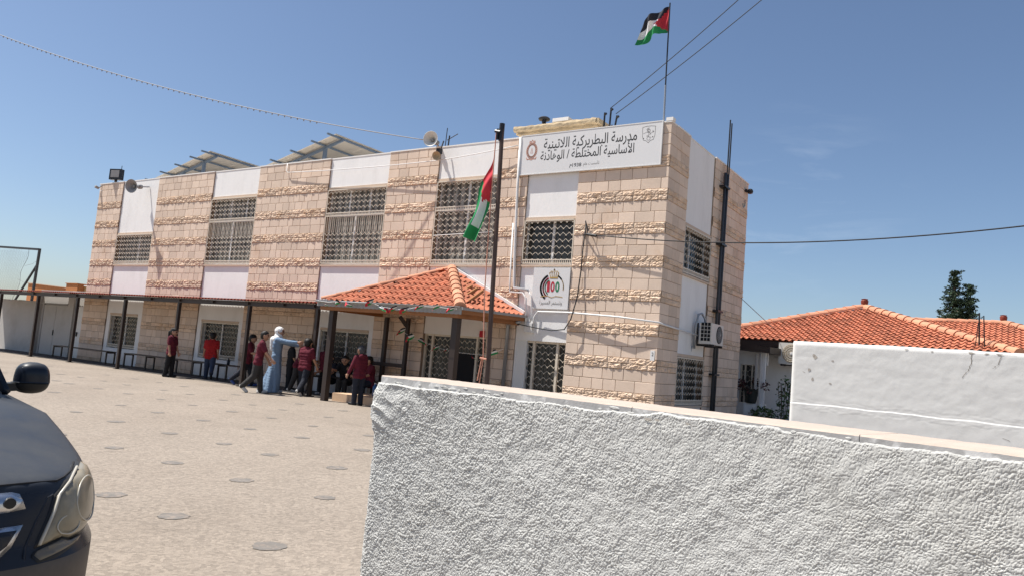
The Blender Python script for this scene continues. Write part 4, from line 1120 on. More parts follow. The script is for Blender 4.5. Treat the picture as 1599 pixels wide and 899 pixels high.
mb = MB(); mb.tube([(5.62, 7.9, 2.4), (5.60, 7.9, 3.62)], .022, 6); mb.tube([(5.75, 7.9, 2.4), (5.70, 7.9, 3.55)], .016, 6); mb.tube([(5.50, 7.9, 2.4), (5.58, 7.9, 3.35)], .010, 5); mb.build('rods', M['cable'], vp)

# annex porch between the school and the house
anx = thing('side_porch', 'small white side porch with a brown awning between school and tiled house', 'porch', (0, 0, 0))
mb = MB(); mb.box(-3, .50, 6.9, 7.0, 1.82, 2.26); mb.box(.38, .52, 6.6, 6.7, 0, 2.2); mb.box(-3, -.25, 6.9, 7.0, 0, 1.82); mb.box(.2, .5, 6.9, 7.0, .0, .72); mb.box(-.25, .2, 6.72, 6.98, 0, .70); mb.build('wall', M['plaster'], anx)
mb = MB(); mb.hull8([(-3, 6.25, 2.36), (.72, 6.25, 2.16), (.72, 8.0, 2.16), (-3, 8.0, 2.36), (-3, 6.25, 2.52), (.72, 6.25, 2.33), (.72, 8.0, 2.36), (-3, 8.0, 2.54)]); mb.build('awning', M['brown_metal'], anx)
mb = MB(); mb.tube([(.30, 6.5, 2.12), (.30, 6.5, .0)], .04, 8); mb.tube([(.44, 6.4, 2.2), (.44, 6.4, 0)], .025, 8); mb.build('drain_pipe', M['plaster_dirty'], anx)
mb = MB(); mb.box(-.25, .2, 6.96, 6.975, .72, 1.80); d2 = mb.build('window', M['glass_dark'], anx)
mb = MB(); wavy(mb, FRONT, -.22, .17, .74, 1.78, -6.94, .13, .3, .012)
for x in (-.24, -.12, .08, .19): mb.box(x - .02, x + .02, 6.90, 6.955, .72, 1.82)
mb.build('grille', M['white_metal'], d2)
aircon('beige air conditioner unit on the house wall behind the whitewashed wall', (1.02, 7.75, 1.92), 0, w=.74, h=.62, d=.28)

def leaves(mb, n, centre, rad, size, m=0, squash=1.0, hollow=.3):
    for _ in range(n):
        while True:
            v = Vector((random.uniform(-1, 1), random.uniform(-1, 1), random.uniform(-1, 1)))
            if hollow < v.length < 1: break
        p = Vector(centre) + Vector((v.x * rad, v.y * rad, v.z * rad * squash)); s = size * random.uniform(.6, 1.3)
        a = Vector((random.gauss(0, 1), random.gauss(0, 1), random.gauss(0, .6))).normalized(); b = a.cross(Vector((random.gauss(0, 1), random.gauss(0, 1), random.gauss(0, 1)))).normalized()
        mb.poly([p - a * s, p + b * s * .45, p + a * s, p - b * s * .45], m, random.random())
pp = thing('potted_plant', 'dark red leaved plant in a dark pot on the porch sill', 'plant', (.22, 6.55, .72))
mb = MB(); mb.box(-.2, .25, -.12, .16, -.72, 0); mb.build('pedestal', M['plaster'], pp)
mb = MB(); mb.lathe([(.13, .002), (.15, .05), (.20, .34), (.22, .40), (.19, .40), (.17, .34)], 16, M=Matrix.Translation((-.02, -.05, 0))); mb.build('pot', M['pot'], pp)
mb = MB()
for k in range(11):
    q = random.uniform(0, 2 * PI); e = Vector((.42 * math.cos(q), .25 * math.sin(q), .52 + random.uniform(-.12, .25)))
    mb.tube([(0, 0, .36), e * .6 + Vector((0, 0, .1)), e], .008, 4); leaves(mb, 26, e * .85, .13, .045, 1)
mb.build('foliage', [M['bark'], M['leaf_red']], pp)
for (nm, lab, loc, rad, n, sq) in (('bush', 'low green bush at the foot of the house wall behind the near wall', (.62, 6.3, .38), .42, 420, .75),
                                   ('climber', 'green climbing plant beside the whitewashed wall under the beige air conditioner', (1.08, 6.6, .9), .24, 240, 3.2)):
    b_ = thing(nm, lab, 'plant', (loc[0], loc[1], 0))
    mb = MB()
    for k in range(9):
        q = random.uniform(0, 2 * PI); mb.tube([(0, 0, 0), (rad * .5 * math.cos(q), rad * .5 * math.sin(q), loc[2] * .8), (rad * .8 * math.cos(q), rad * .8 * math.sin(q), loc[2] + rad * sq * .6)], .008, 4)
    mb.build('stems', M['bark'], b_)
    mb = MB(); leaves(mb, n, (0, 0, loc[2]), rad, .055, 0, sq, .2); mb.build('foliage', M['leaf'], b_)

# conifer behind the roofs
random.seed(11)
tr = thing('conifer_tree', 'dark conifer with two uneven tops behind the tiled roofs', 'tree', (3.5, 36.5, 0))
mb = MB(); mb.tube([(0, 0, 0), (.05, 0, 4), (-.15, 0, 7), (-.10, 0, 8.9)], [.26, .2, .11, .03], 9); mb.tube([(.05, 0, 4.4), (.65, 0, 6), (.72, 0, 8.0)], [.12, .09, .02], 7); mb.build('trunk', M['bark'], tr)
mb = MB()
def tier(cx, z, rad, n):
    for k in range(n):
        q = 2 * PI * k / n + random.uniform(-.4, .4); r_ = rad * random.uniform(.5, 1.18)
        e = Vector((cx + r_ * math.cos(q), r_ * math.sin(q), z + random.uniform(-.22, .12) - .10 * r_)); s = Vector((cx, 0, z))
        mb.tube([s, s.lerp(e, .6) + Vector((0, 0, .05)), e], .02, 4, m=1)
        nn = int(7 + 16 * r_)
        for i in range(nn):
            f = random.uniform(.15, 1.02) ** .8; p = s.lerp(e, f) + Vector((random.gauss(0, .09), random.gauss(0, .09), random.gauss(0, .07)))
            leaves(mb, 6, p, .15, .08, 0, .6, 0)
zz = 3.2
while zz < 9.05:
    f = (9.15 - zz) / 6; tier(-.12 if zz > 5 else .1, zz, .14 + 1.75 * f ** 1.05 * random.uniform(.55, 1.12), int(5 + 4 * f)); zz += .36 * random.uniform(.8, 1.2)
zz = 5.6
while zz < 8.2:
    f = (8.3 - zz) / 3; tier(.66, zz, .16 + .85 * f * random.uniform(.7, 1.15), int(4 + 3 * f)); zz += .34
mb.build('crown', [M['leaf_dark'], M['bark']], tr)

# ================================================================ WHITEWASHED WALL ON THE RIGHT
ww = thing('whitewashed_wall', 'large smooth whitewashed wall with a ledge on the right', 'wall')
X0, X1, Y0 = 3.43, 13.0, -2.79
xsn = np.concatenate([np.linspace(X0, 7.4, 160), np.linspace(7.5, X1, 20)]); zsn = np.concatenate([np.linspace(0, .95, 24), np.linspace(.96, 1.14, 40), np.linspace(1.16, 2.04, 36)])
A_, Z_ = np.meshgrid(xsn, zsn, indexing='ij')
D_ = .007 * perlin(A_ * 1.3, Z_ * 1.6, 1) + .004 * perlin(A_ * 5, Z_ * 7, 2) + .0025 * perlin(A_ * 19, Z_ * 24, 3)
led = 1.075 - .012 * (A_ - X0) + .012 * perlin(A_ * 3.2, A_ * 0 + 4.5) + .006 * perlin(A_ * 11, A_ * 0 + 1.5)
D_ = D_ + .010 * (1 - smooth01(-.009, .009, Z_ - led))
topz_ = 2.04 + .010 * perlin(A_ * 2.1, A_ * 0 + 9.5) + .006 * perlin(A_ * 9, A_ * 0 + 2.5)
Z_ = Z_ / 2.04 * topz_
D_ = D_ - .03 * smooth01(1.99, 2.05, Z_)
D_ = np.where(A_ - X0 < .05, D_ - .05 * (1 - np.sqrt(np.clip(1 - (1 - (A_ - X0) / .05) ** 2, 0, 1))), D_)
mb = MB()
rows = [[(A_[i, j], Y0 - D_[i, j], Z_[i, j]) for j in range(len(zsn))] for i in range(len(xsn))]
rows = [[(X0 - .004, Y0 + .26, Z_[0, j]) for j in range(len(zsn))]] + [[(X0, Y0 + .06, Z_[0, j]) for j in range(len(zsn))]] + rows
mb.grid(rows)
tops = [r[-1] for r in rows]
mb.grid([tops, [(p[0], Y0 + .26, p[2] - .004) for p in tops]])
mb.grid([[(p[0], Y0 + .26, p[2] - .004) for p in tops], [(p[0], Y0 + .26, 0) for p in tops]])
mb.build('wall_body', M['white_wall'], ww, smooth=True)
mb = MB()
def wy(x, z):
    return Y0 - D_[np.abs(xsn - x).argmin(), np.abs(zsn - z).argmin()] - .0035
def mark(x, z, r_, el=1.0):
    yy = wy(x, z)
    mb.poly([(x + r_ * math.cos(2 * PI * k / 9) * random.uniform(.5, 1.2), yy, z + el * r_ * math.sin(2 * PI * k / 9) * random.uniform(.5, 1.2)) for k in range(9)])
for (x, z, r_, e) in ((3.78, 1.80, .035, 1), (3.76, 1.83, .02, 1), (3.70, 1.60, .026, 1.2), (3.76, 1.46, .022, 1.4), (4.04, 1.76, .022, .6), (4.02, 1.41, .02, .7), (5.38, 1.99, .02, .5), (5.05, 2.0, .03, .3), (5.86, 2.0, .05, .3), (6.05, 2.0, .04, .3), (6.2, 2.0, .05, .3)):
    mark(x, z, r_, e)
mb.build('pock_marks', M['dark_mark'], ww)
mb = MB()
def crackline(pts, w):
    P = []
    for (a, b) in zip(pts[:-1], pts[1:]):
        for k in range(5): P.append((a[0] + (b[0] - a[0]) * k / 5 + random.uniform(-.008, .008), a[1] + (b[1] - a[1]) * k / 5))
    P.append(pts[-1])
    for a, b in zip(P[:-1], P[1:]): ya, yb = wy(*a), wy(*b); mb.poly([(a[0] - w, ya, a[1] - w * .3), (a[0] + w, ya, a[1] + w * .3), (b[0] + w, yb, b[1] + w * .3), (b[0] - w, yb, b[1] - w * .3)])
crackline([(5.87, 1.99), (5.86, 1.85), (5.83, 1.75), (5.76, 1.64)], .004); crackline([(6.22, 1.98), (6.18, 1.86), (6.12, 1.80)], .004)
crackline([(3.60, 1.57), (3.64, 1.55), (3.70, 1.56)], .003); crackline([(6.26, .86), (6.34, .83)], .004); crackline([(5.75, 2.0), (6.4, 1.995)], .003)
mb.build('cracks', M['crack'], ww)

# ================================================================ NEAR STUCCO WALL
nw = thing('stucco_wall', 'rough white stucco wall with a cream stone cap in the right foreground', 'wall', (4.24, -13.024, 0), rz=math.atan2(-.39, 2.06))
# wall frame: s along x, outward = -y, thickness .25 towards +y
TH, RAD = .25, .055
def wall_pts(q):
    """q along the surface: end face, rounded corner, front -> (s, y, normal)"""
    La = RAD * PI / 2; e = TH - RAD
    if q < e: return 0.0, TH - q, (-1, 0)
    if q < e + La:
        a = (q - e) / RAD; return RAD - RAD * math.cos(a), RAD - RAD * math.sin(a), (-math.cos(a), -math.sin(a))
    return RAD + (q - e - La), 0.0, (0, -1)
qf = np.concatenate([np.arange(0, .17, .012), np.arange(.17, 1.2, .0023), np.arange(1.2, 2.62, .0020), np.arange(2.63, 6.2, .06)])
zf = np.concatenate([np.arange(0, .46, .04), np.arange(.46, .9, .0023), np.arange(.9, 1.2125, .0020)])
Q, Zz = np.meshgrid(qf, zf, indexing='ij')
def grains(x, y, seed):
    """rounded grains of plaster thrown on a jittered grid"""
    xi, yi = np.floor(x).astype(int), np.floor(y).astype(int); h = np.zeros_like(x)
    for dx in (-1, 0, 1):
        for dy in (-1, 0, 1):
            cx, cy = xi + dx, yi + dy
            k = _perm[(_perm[(cx + seed * 31) & 255] + cy) & 255]; k2 = _perm[(k + 57 + seed) & 255]; k3 = _perm[(k + 131) & 255]
            d2 = (cx + k / 255. - x) ** 2 + (cy + k2 / 255. - y) ** 2; r_ = .45 + .50 * k3 / 255.
            h = np.maximum(h, np.sqrt(np.clip(r_ * r_ - d2, 0, None)))
    return h
def stucco_relief(q, z):
    wq = q + .005 * perlin(q * 40, z * 40, 11); wz = z + .005 * perlin(q * 40, z * 40, 12)
    fr = smooth01(.5, 2.4, q)
    ga = grains(wq * 160, wz * 160, 1) * (1 - fr) + grains(wq * 250, wz * 250, 2) * fr * .72
    gb = grains(wq * 235, wz * 235, 3) * (1 - .5 * fr)
    amp = .80 + .7 * perlin(q * 9, z * 9, 4) + .5 * perlin(q * 26, z * 26, 8)
    b = ga * (.0056 - .0018 * fr) * np.clip(amp, .35, 1.5) + gb * (.0024 - .0006 * fr)
    big = .0030 * perlin(q * 11, z * 11, 5) + .0035 * perlin(q * 3, z * 3, 6) + .0025 * perlin(q * 33, z * 33, 9)
    # thick trowelled smears near the left end and under the cap
    sm = smooth01(.55, .05, q - .25 + .35 * (1.19 - z) / .25 * .9) * smooth01(.98, 1.08, z) + .35 * smooth01(1.17, 1.21, z) * smooth01(1.0, .3, q)
    ridge = (1 - np.abs(perlin(q * 9 + 2.5 * z, z * 16, 7)) * 2.2)
    return b * (1 - .35 * np.clip(sm, 0, 1)) + big + np.clip(sm, 0, 1) * (.010 * np.clip(ridge, 0, 1) + .005)
D = stucco_relief(Q, Zz) + .006
lip = 1.2235 + .012 * smooth01(.6, 2.2, qf) + .007 * perlin(qf * 9, qf * 0 + .5) + .0035 * perlin(qf * 45, qf * 0 + .5, 2) + .002 * perlin(qf * 120, qf * 0 + .5, 3)
lip = lip + .010 * smooth01(.05, .0, np.abs(qf - 1.72) - .16)
lip = np.minimum(lip, 1.2455)
zmax = zf[-1]
Zr = Zz.copy(); k_ = zf > 1.10
Zr[:, k_] = 1.10 + (Zz[:, k_] - 1.10) / (zmax - 1.10) * (lip[:, None] - 1.10)
D[:, -1] = np.minimum(D[:, -1], .004); D[:, -2] *= .8
# the plaster bellies over the broken left end of the cap
bulge = smooth01(.46, .20, Q) * smooth01(.98, 1.12, Zz)
D = D + .012 * bulge * (1 - smooth01(1.15, 1.205, Zr) * 1.2)
rows = []
for i, q in enumerate(qf):
    s, y, n = wall_pts(q)
    rows.append([(s + n[0] * D[i, j], y + n[1] * D[i, j], Zr[i, j]) for j in range(len(zf))])
mb = MB(); mb.grid(rows)
top = [r[-1] for r in rows]
inn = []
for i, q in enumerate(qf):
    s, y, n = wall_pts(q); inn.append((max(s - n[0] * .03, .03 if q < TH else s), min(max(y - n[1] * .03, .03), TH - .01), top[i][2] + .002))
mb.grid([top, inn])
L_ = wall_pts(qf[-1])[0]
mb.box(.0, L_, TH - .01, TH, 0, 1.205)
mb.build('stucco', M['stucco'], nw)
# cap stones: bevelled slabs laid end to end
def slab(s0, s1, y0, y1, z0, z1, parent, name='cap_stone', left_round=0.0):
    mb = MB(); c = .004
    n = 26; rowsT = []
    prof = [(y1, z0), (y1, z1 - c), (y1 - c, z1), (y0 + c, z1), (y0, z1 - c), (y0, z0)]
    for i in range(n + 1):
        s = s0 + (s1 - s0) * i / n
        rowsT.append([(s, y + random.uniform(-.0007, .0007), z + random.uniform(-.0007, .0007)) for (y, z) in prof])
    mb.grid(rowsT, m=lambda i, j: 1 if j in (0, 4) else 0)
    mb.poly(rowsT[0][::-1], 1); mb.poly(rowsT[-1], 1)
    return mb.build(name, [M['cap_top'], M['cap_face']], parent)
cuts = [.035, .62, 1.235, 1.86, 2.5, 3.2, 3.9, 4.6, 5.3, 6.0]
for a, b in zip(cuts[:-1], cuts[1:]): slab(a, b - .002, -.004, TH + .02, 1.2, 1.25, nw)
mb = MB()
for (s, z, w, h) in ((.995, 1.2185, .010, .0035), (1.295, 1.2215, .012, .0045), (1.325, 1.2225, .008, .003), (1.42, 1.2235, .006, .003)):
    n = 10; mb.poly([(s + w * math.cos(2 * PI * k / n) * random.uniform(.7, 1.1), -.0125, z + h * math.sin(2 * PI * k / n) * random.uniform(.6, 1.1)) for k in range(n)])
mb.build('chipped_spots', M['dark_mark'], nw)
mb = MB()                                                  # paint and plaster smeared over the cap face
for _ in range(34):
    s = random.choice((random.uniform(.08, .75), random.uniform(.1, 2.5))); w = random.uniform(.006, .028); h = random.uniform(.002, .006); z = random.uniform(1.228, 1.240); n = 9
    if .9 < s < 1.05 or 1.26 < s < 1.5: continue
    c = [(s + w * math.cos(2 * PI * k / n) * random.uniform(.6, 1.1), z + h * math.sin(2 * PI * k / n) * random.uniform(.5, 1.2)) for k in range(n)]
    b = len(mb.v); mb.v += [(x, -.0046, zz) for x, zz in c] + [(s + (x - s) * .6, -.0062, z + (zz - z) * .6) for x, zz in c]
    for k in range(n): mb.face((b + k, b + (k + 1) % n, b + n + (k + 1) % n, b + n + k))
    mb.face([b + n + k for k in range(n)])
mb.build('plaster_smears', M['stucco'], nw)

# ================================================================ CAR
def car_paint():
    m = bpy.data.materials.new('dark_blue_paint'); m.use_nodes = True
    nt = m.node_tree; N, L = nt.nodes, nt.links; b = N['Principled BSDF']
    b.inputs['Coat Weight'].default_value = 0.04; b.inputs['Coat Roughness'].default_value = 0.25; b.inputs['Specular IOR Level'].default_value = 0.25
    g = N.new('ShaderNodeNewGeometry'); s = N.new('ShaderNodeSeparateXYZ'); L.new(g.outputs['Normal'], s.inputs[0])
    mr = N.new('ShaderNodeMapRange'); mr.inputs[1].default_value = .35; mr.inputs[2].default_value = .95; mr.inputs[3].default_value = .04; mr.inputs[4].default_value = .75; L.new(s.outputs[2], mr.inputs[0])
    tc = N.new('ShaderNodeTexCoord'); n = N.new('ShaderNodeTexNoise'); n.inputs['Scale'].default_value = 5; n.inputs['Detail'].default_value = 8; n.inputs['Roughness'].default_value = .7; L.new(tc.outputs['Object'], n.inputs['Vector'])
    m2 = N.new('ShaderNodeMapRange'); m2.inputs[1].default_value = .3; m2.inputs[2].default_value = .75; m2.inputs[3].default_value = .45; m2.inputs[4].default_value = 1.0; L.new(n.outputs['Fac'], m2.inputs[0])
    mu = N.new('ShaderNodeMath'); mu.operation = 'MULTIPLY'; L.new(mr.outputs[0], mu.inputs[0]); L.new(m2.outputs[0], mu.inputs[1])
    mx = N.new('ShaderNodeMix'); mx.data_type = 'RGBA'; mx.inputs[6].default_value = (.013, .017, .027, 1); mx.inputs[7].default_value = (.062, .065, .066, 1); L.new(mu.outputs[0], mx.inputs[0]); L.new(mx.outputs[2], b.inputs['Base Color'])
    m3 = N.new('ShaderNodeMapRange'); m3.inputs[3].default_value = .22; m3.inputs[4].default_value = .8; L.new(mu.outputs[0], m3.inputs[0]); L.new(m3.outputs[0], b.inputs['Roughness'])
    return m
M['paint'] = car_paint()
M['dusty'] = material('dusty_lower_bumper', (.105, .088, .072), .6, .15, 4)
M['chrome'] = material('chrome', (.55, .56, .58), .25, metal=1.0)
M['lens'] = material('hazed_headlight_lens', (.285, .245, .170), .3, .12, 5, spec=.35, coat=.25, col2=(.20, .172, .118), mixscale=7, mixlo=.4, mixhi=.7)
M['lens_ring'] = material('headlight_ring', (.47, .44, .37), .3, spec=.4)
M['indicator'] = material('smoked_indicator_lens', (.16, .13, .09), .2, .1, 6, spec=.5)
M['black_plastic'] = material('black_plastic', (.02, .02, .02), .5)
M['tyre'] = material('tyre', (.022, .022, .022), .85)
M['rim'] = material('alloy_rim', (.45, .46, .47), .3, metal=.8)

car = thing('parked_car', 'dusty dark blue saloon car nose on at the left edge of the yard', 'car', (3.871, -14.70, 0), rz=R(-12))
def sup(a_f, a_r, w, n, xf, xr, k, K):
    """closed plan outline: front superellipse about xf, straight side, rear superellipse about xr"""
    t = k / K * 2 * PI; c, s_ = math.cos(t), math.sin(t)
    e = 2 / n
    y = w * math.copysign(abs(s_) ** e, s_)
    x = (xf + a_f * abs(c) ** e) if c >= 0 else (xr - a_r * abs(c) ** e)
    return x, y
def zs_(x): return .845 + .14 * float(smooth01(-.35, -1.5, x)) + .02 * float(smooth01(-1.5, -3, x))
def zc_(x): return .885 + .145 * float(smooth01(-.15, -1.5, x)) + .03 * float(smooth01(-3.0, -4.3, x))
NK = 160
mb = MB(); rows = []
for (zf_, w, fx) in ((.17, .80, -.16), (.22, .855, -.06), (.32, .885, -.01), (.44, .893, .005), (.55, .897, .0), (.615, .899, -.005), (.635, .885, -.035), (.68, .882, -.05), (.74, .88, -.065), (.80, .872, -.085), (.83, .865, -.10)):
    ring = []
    for k in range(NK):
        x, y = sup(1.15 + fx, 1.2 + fx * .6, w * 1.012, 4.5, -1.2, -3.35, k, NK)
        f = (zf_ - .17) / (.845 - .17); z = .17 + f * (zs_(x) - .17)
        ring.append((x, y, z))
    rows.append(ring)
base = rows[-1]
for s_, dz in ((.012, .30), (.035, .48), (.09, .62), (.2, .76), (.4, .9), (.65, .975), (.99, 1.0)):
    ring = []
    for (x, y, z) in base:
        sx = min(max(x, -4.05), -.55)
        X, Y = x + (sx - x) * s_, y * (1 - s_)
        z0 = zs_(x); ring.append((X, Y, z + (zc_(X) - z) * (dz * (.55 + .45 * min(1, s_ * 4)))))
    rows.append(ring)
mb.grid(rows, m=lambda i, j: 1 if i < 5 else 0, wrap=True)
carbody = mb.build('body', [M['paint'], M['dusty']], car, smooth=True)
# glasshouse
mb = MB(); rows = []
for (z, xf, xr, w) in ((.96, -1.40, -4.02, .80), (1.06, -1.56, -3.90, .775), (1.2, -1.80, -3.70, .725), (1.34, -2.06, -3.48, .665), (1.42, -2.26, -3.3, .61), (1.455, -2.45, -3.15, .53), (1.468, -2.7, -3.0, .30)):
    c = (xf + xr) / 2; rows.append([sup(xf - c, c - xr, w, 4.2, c, c, k, 96) + (z,) for k in range(96)])
def gh(i, j):
    if i >= 4: return 1
    t = (j + .5) / 96 * 2 * PI; c, s_ = abs(math.cos(t)), abs(math.sin(t))
    return 1 if abs(c - s_) < .12 or abs(c) < .05 else 0
mb.grid(rows, m=gh, wrap=True); mb.face(range(len(mb.v) - 96, len(mb.v)), 1)
mb.build('cabin', [M['glass_dark'], M['paint']], car, smooth=True)
def superell(cx, cy, cz, rx, ry, rz, n, zlo, zhi, taper=0.0, N_=28, K=14):
    mbx = MB(); rws = []
    for i in range(K + 1):
        q = zlo + (zhi - zlo) * i / K
        f = max(0.02, (1 - abs(q) ** n)) ** (1 / n); sc = 1 - taper * (q + 1) / 2
        ring = []
        for k in range(N_):
            t = 2 * PI * k / N_; c, s_ = math.cos(t), math.sin(t)
            ring.append((cx + rx * f * math.copysign(abs(c) ** (2 / 2.6), c), cy + ry * f * sc * math.copysign(abs(s_) ** (2 / 2.6), s_) - taper * ry * .15 * (q + 1), cz + rz * q))
        rws.append(ring)
    mbx.grid(rws, wrap=True); mbx.face(range(N_)); mbx.face(range(len(mbx.v) - N_, len(mbx.v)))
    return mbx
for sy in (1, -1):
    mi = superell(-1.97, .965 * sy, 1.055, .070, .086, .079, 3.0, -.30, 1.0, .16).build('mirror', M['paint'], car, smooth=True)
    superell(-1.985, .962 * sy, 1.052, .070, .089, .078, 2.6, -1.0, -.30, .1).build('lower_shell', M['black_plastic'], mi, smooth=True)
    mb = MB(); mb.bar((-1.95, .78 * sy, 1.0), (-1.98, .93 * sy, 1.01), .06, .04); mb.build('arm', M['black_plastic'], mi)
for (x, y) in ((-.93, .77), (-.93, -.77), (-3.62, .77), (-3.62, -.77)):
    mb = MB(); sg = 1 if y > 0 else -1
    Mx = Matrix.Translation((x, y, .32)) @ Matrix.Rotation(R(-90) * sg, 4, 'X')
    mb.lathe([(.20, -.10), (.30, -.10), (.32, -.06), (.32, .06), (.30, .115), (.21, .118), (.20, .10)], 32, M=Mx); wh = mb.build('wheel', M['tyre'], car, smooth=True)
    mb = MB(); mb.lathe([(.205, .10), (.19, .112), (.17, .09), (.05, .095), (.03, .11)], 32, M=Mx)
    for k in range(5):
        q = 2 * PI * k / 5; mb.bar(Mx @ Vector((.04 * math.cos(q), .04 * math.sin(q), .105)), Mx @ Vector((.19 * math.cos(q), .19 * math.sin(q), .112)), .045, .02)
    mb.build('rim', M['rim'], wh)

# ---- patches that follow the car's skin, outlined in the car's own frame
from mathutils.bvhtree import BVHTree
from mathutils.geometry import delaunay_2d_cdt
_bv = BVHTree.FromPolygons([v.co[:] for v in carbody.data.vertices], [p.vertices[:] for p in carbody.data.polygons])
PHI = R(25)
VD = Vector((math.cos(PHI), math.sin(PHI), 0)); PD = Vector((-math.sin(PHI), math.cos(PHI), 0))
def skin(p, z, off=0.0, vd=VD, pd=PD):
    hit, nrm, _, _ = _bv.ray_cast(pd * p + vd * 3 + Vector((0, 0, z)), -vd)
    if hit is None: return None
    if nrm.dot(vd) < 0: nrm = -nrm
    return hit + nrm * off
def patch(name, outline, mat, parent, off=.004, bulge=0.0, step=.014, vd=VD, pd=PD, thick=.012, side=1):
    pts = [Vector((a, b)) for a, b in outline]
    dense = []
    for a, b in zip(pts, pts[1:] + pts[:1]):
        n = max(1, int((b - a).length / step)); dense += [a.lerp(b, k / n) for k in range(n)]
    def inside(p):
        c = False
        for a, b in zip(dense, dense[1:] + dense[:1]):
            if (a.y > p.y) != (b.y > p.y) and p.x < (b.x - a.x) * (p.y - a.y) / (b.y - a.y) + a.x: c = not c
        return c
    xs_ = [p.x for p in pts]; ys_ = [p.y for p in pts]
    inner = []
    x = min(xs_)
    while x < max(xs_):
        y = min(ys_)
        while y < max(ys_):
            p = Vector((x, y))
            if inside(p) and min((p - d).length for d in dense) > step * .5: inner.append(p)
            y += step
        x += step
    V, E_, F_, *_r = delaunay_2d_cdt(dense + inner, [(k, (k + 1) % len(dense)) for k in range(len(dense))], [], 1, 1e-6)
    out = MB(); ok = []
    for v in V:
        dist = min((v - d).length for d in dense)
        p = skin(v.x, v.y, off + bulge * math.sqrt(min(1, dist / .05)), vd, pd)
        ok.append(p)
    last = Vector((0, 0, 0))
    for p in ok:
        if p is not None: last = p
        out.v.append((last.x, last.y * side, last.z))
    for f in F_: out.face(f)
    nb = len(dense)
    for k in range(nb):                                   # a skirt gives the patch its thickness
        pass
    n0 = len(out.v); ring = []
    for d in dense:
        p = skin(d.x, d.y, off - thick, vd, pd); p = p if p is not None else last
        out.v.append((p.x, p.y * side, p.z)); last = p
    idx = []
    for d in dense:
        idx.append(min(range(len(V)), key=lambda k: (V[k] - d).length_squared))
    for k in range(nb): out.face((idx[k], idx[(k + 1) % nb], n0 + (k + 1) % nb, n0 + k))
    return out.build(name, M[mat], parent, smooth=True)

LENS = [(.965, .852), (.985, .832), (1.0, .805), (1.0, .765), (.99, .72), (.965, .69), (.903, .668), (.819, .662), (.765, .660), (.731, .671), (.694, .665), (.642, .657), (.663, .693), (.697, .748), (.722, .794), (.776, .824), (.877, .845)]
IND = [(.641, .645), (.661, .650), (.730, .661), (.762, .650), (.83, .650), (.795, .634), (.698, .626), (.635, .620), (.628, .632)]
def grow2(L, k):
    cx = sum(p[0] for p in L) / len(L); cy = sum(p[1] for p in L) / len(L)
    out = []
    for (x, y) in L:
        d = math.hypot(x - cx, y - cy); out.append((x + (x - cx) / d * k, y + (y - cy) / d * k))
    return out
for sd in (1, -1):
    hl = patch('headlight', LENS, 'lens', car, off=.006, bulge=.016, step=.013, side=sd)
    patch('bezel', grow2(LENS, .011), 'black_plastic', hl, off=.0025, step=.02, side=sd)
    patch('indicator', IND, 'indicator', hl, off=.008, step=.010, side=sd)
    patch('indicator_housing', grow2(IND, .009), 'black_plastic', hl, off=.004, step=.014, side=sd)
    mb = MB()
    for (cx, cy, rx, ry, r_) in ((.868, .757, .082, .068, .0028), (.752, .702, .050, .030, .0022)):
        P = []
        for k in range(33):
            q = skin(cx + rx * math.cos(2 * PI * k / 32), cy + ry * math.sin(2 * PI * k / 32), .0215 if rx > .055 else .019)
            if q is not None: P.append((q.x, q.y * sd, q.z))
        mb.tube(P, r_, 5)
    mb.build('reflector_ring', M['lens_ring'], hl, smooth=True)
    mb = MB(); P = []
    for (a, b) in ((.645, .660), (.668, .697), (.702, .752), (.727, .797), (.78, .826), (.88, .848)):
        q = skin(a, b, .010); P.append((q.x, q.y * sd, q.z))
    mb.tube(P, .005, 6); mb.build('inner_trim', M['lens_ring'], hl, smooth=True)
    # a fold in the bumper from the grille up to the lamp
    mb = MB(); P = []
    for (a, b) in ((.585, .58), (.605, .66), (.645, .735), (.69, .795), (.71, .80)):
        q = skin(a, b, -.001); P.append((q.x, q.y * sd, q.z))
    mb.tube(P, .004, 6); mb.build('bumper_fold', M['paint'], car, smooth=True)
# bonnet shut line
mb = MB(); P = []
half = [(.554, .842), (.628, .842), (.735, .837), (.778, .842), (.845, .849), (.93, .858)]
VX, PY = Vector((1, 0, 0)), Vector((0, 1, 0))
loc3 = [skin(a, b, .0) for a, b in half]
cen = [skin(y, .842, .0, VX, PY) for y in (0, .15, .30, .42)]
lineL = [p for p in cen + loc3 if p is not None]
mb.tube([(p.x, -p.y, p.z) for p in lineL[::-1]] + [(p.x, p.y, p.z) for p in lineL[1:]], .0045, 6)
mb.build('bonnet_gap', M['dark'], car)
grl = patch('grille_bar', [(-.573, .813), (-.55, .820), (.55, .820), (.573, .813), (.592, .771), (.541, .766), (-.541, .766), (-.592, .771)], 'chrome', car, off=.012, bulge=.012, step=.03, vd=VX, pd=PY)
for sd in (1, -1):
    mb = MB()
    q = skin(.548 * sd, .797, .0, VX, PY); Mx = Matrix.Translation(q) @ Matrix.Rotation(R(90), 4, 'Y'); mb.lathe([(.016, .005), (.016, .028), (.010, .029)], 14, M=Mx)
    mb.build('bar_socket', M['black_plastic'], grl)
lg = patch('lower_grille_frame', [(-.588, .727), (.588, .727), (.56, .668), (.50, .615), (-.50, .615), (-.56, .668)], 'chrome', car, off=.010, bulge=.004, step=.035, vd=VX, pd=PY)
lg['label'] = 'chrome edged lower grille'
patch('grille_mesh', [(-.569, .714), (.569, .714), (.545, .672), (.49, .630), (-.49, .630), (-.545, .672)], 'paint', lg, off=.018, step=.035, vd=VX, pd=PY)
patch('bumper_opening', [(-.45, .50), (.45, .50), (.52, .30), (-.52, .30)], 'black_plastic', car, off=.006, step=.04, vd=VX, pd=PY)
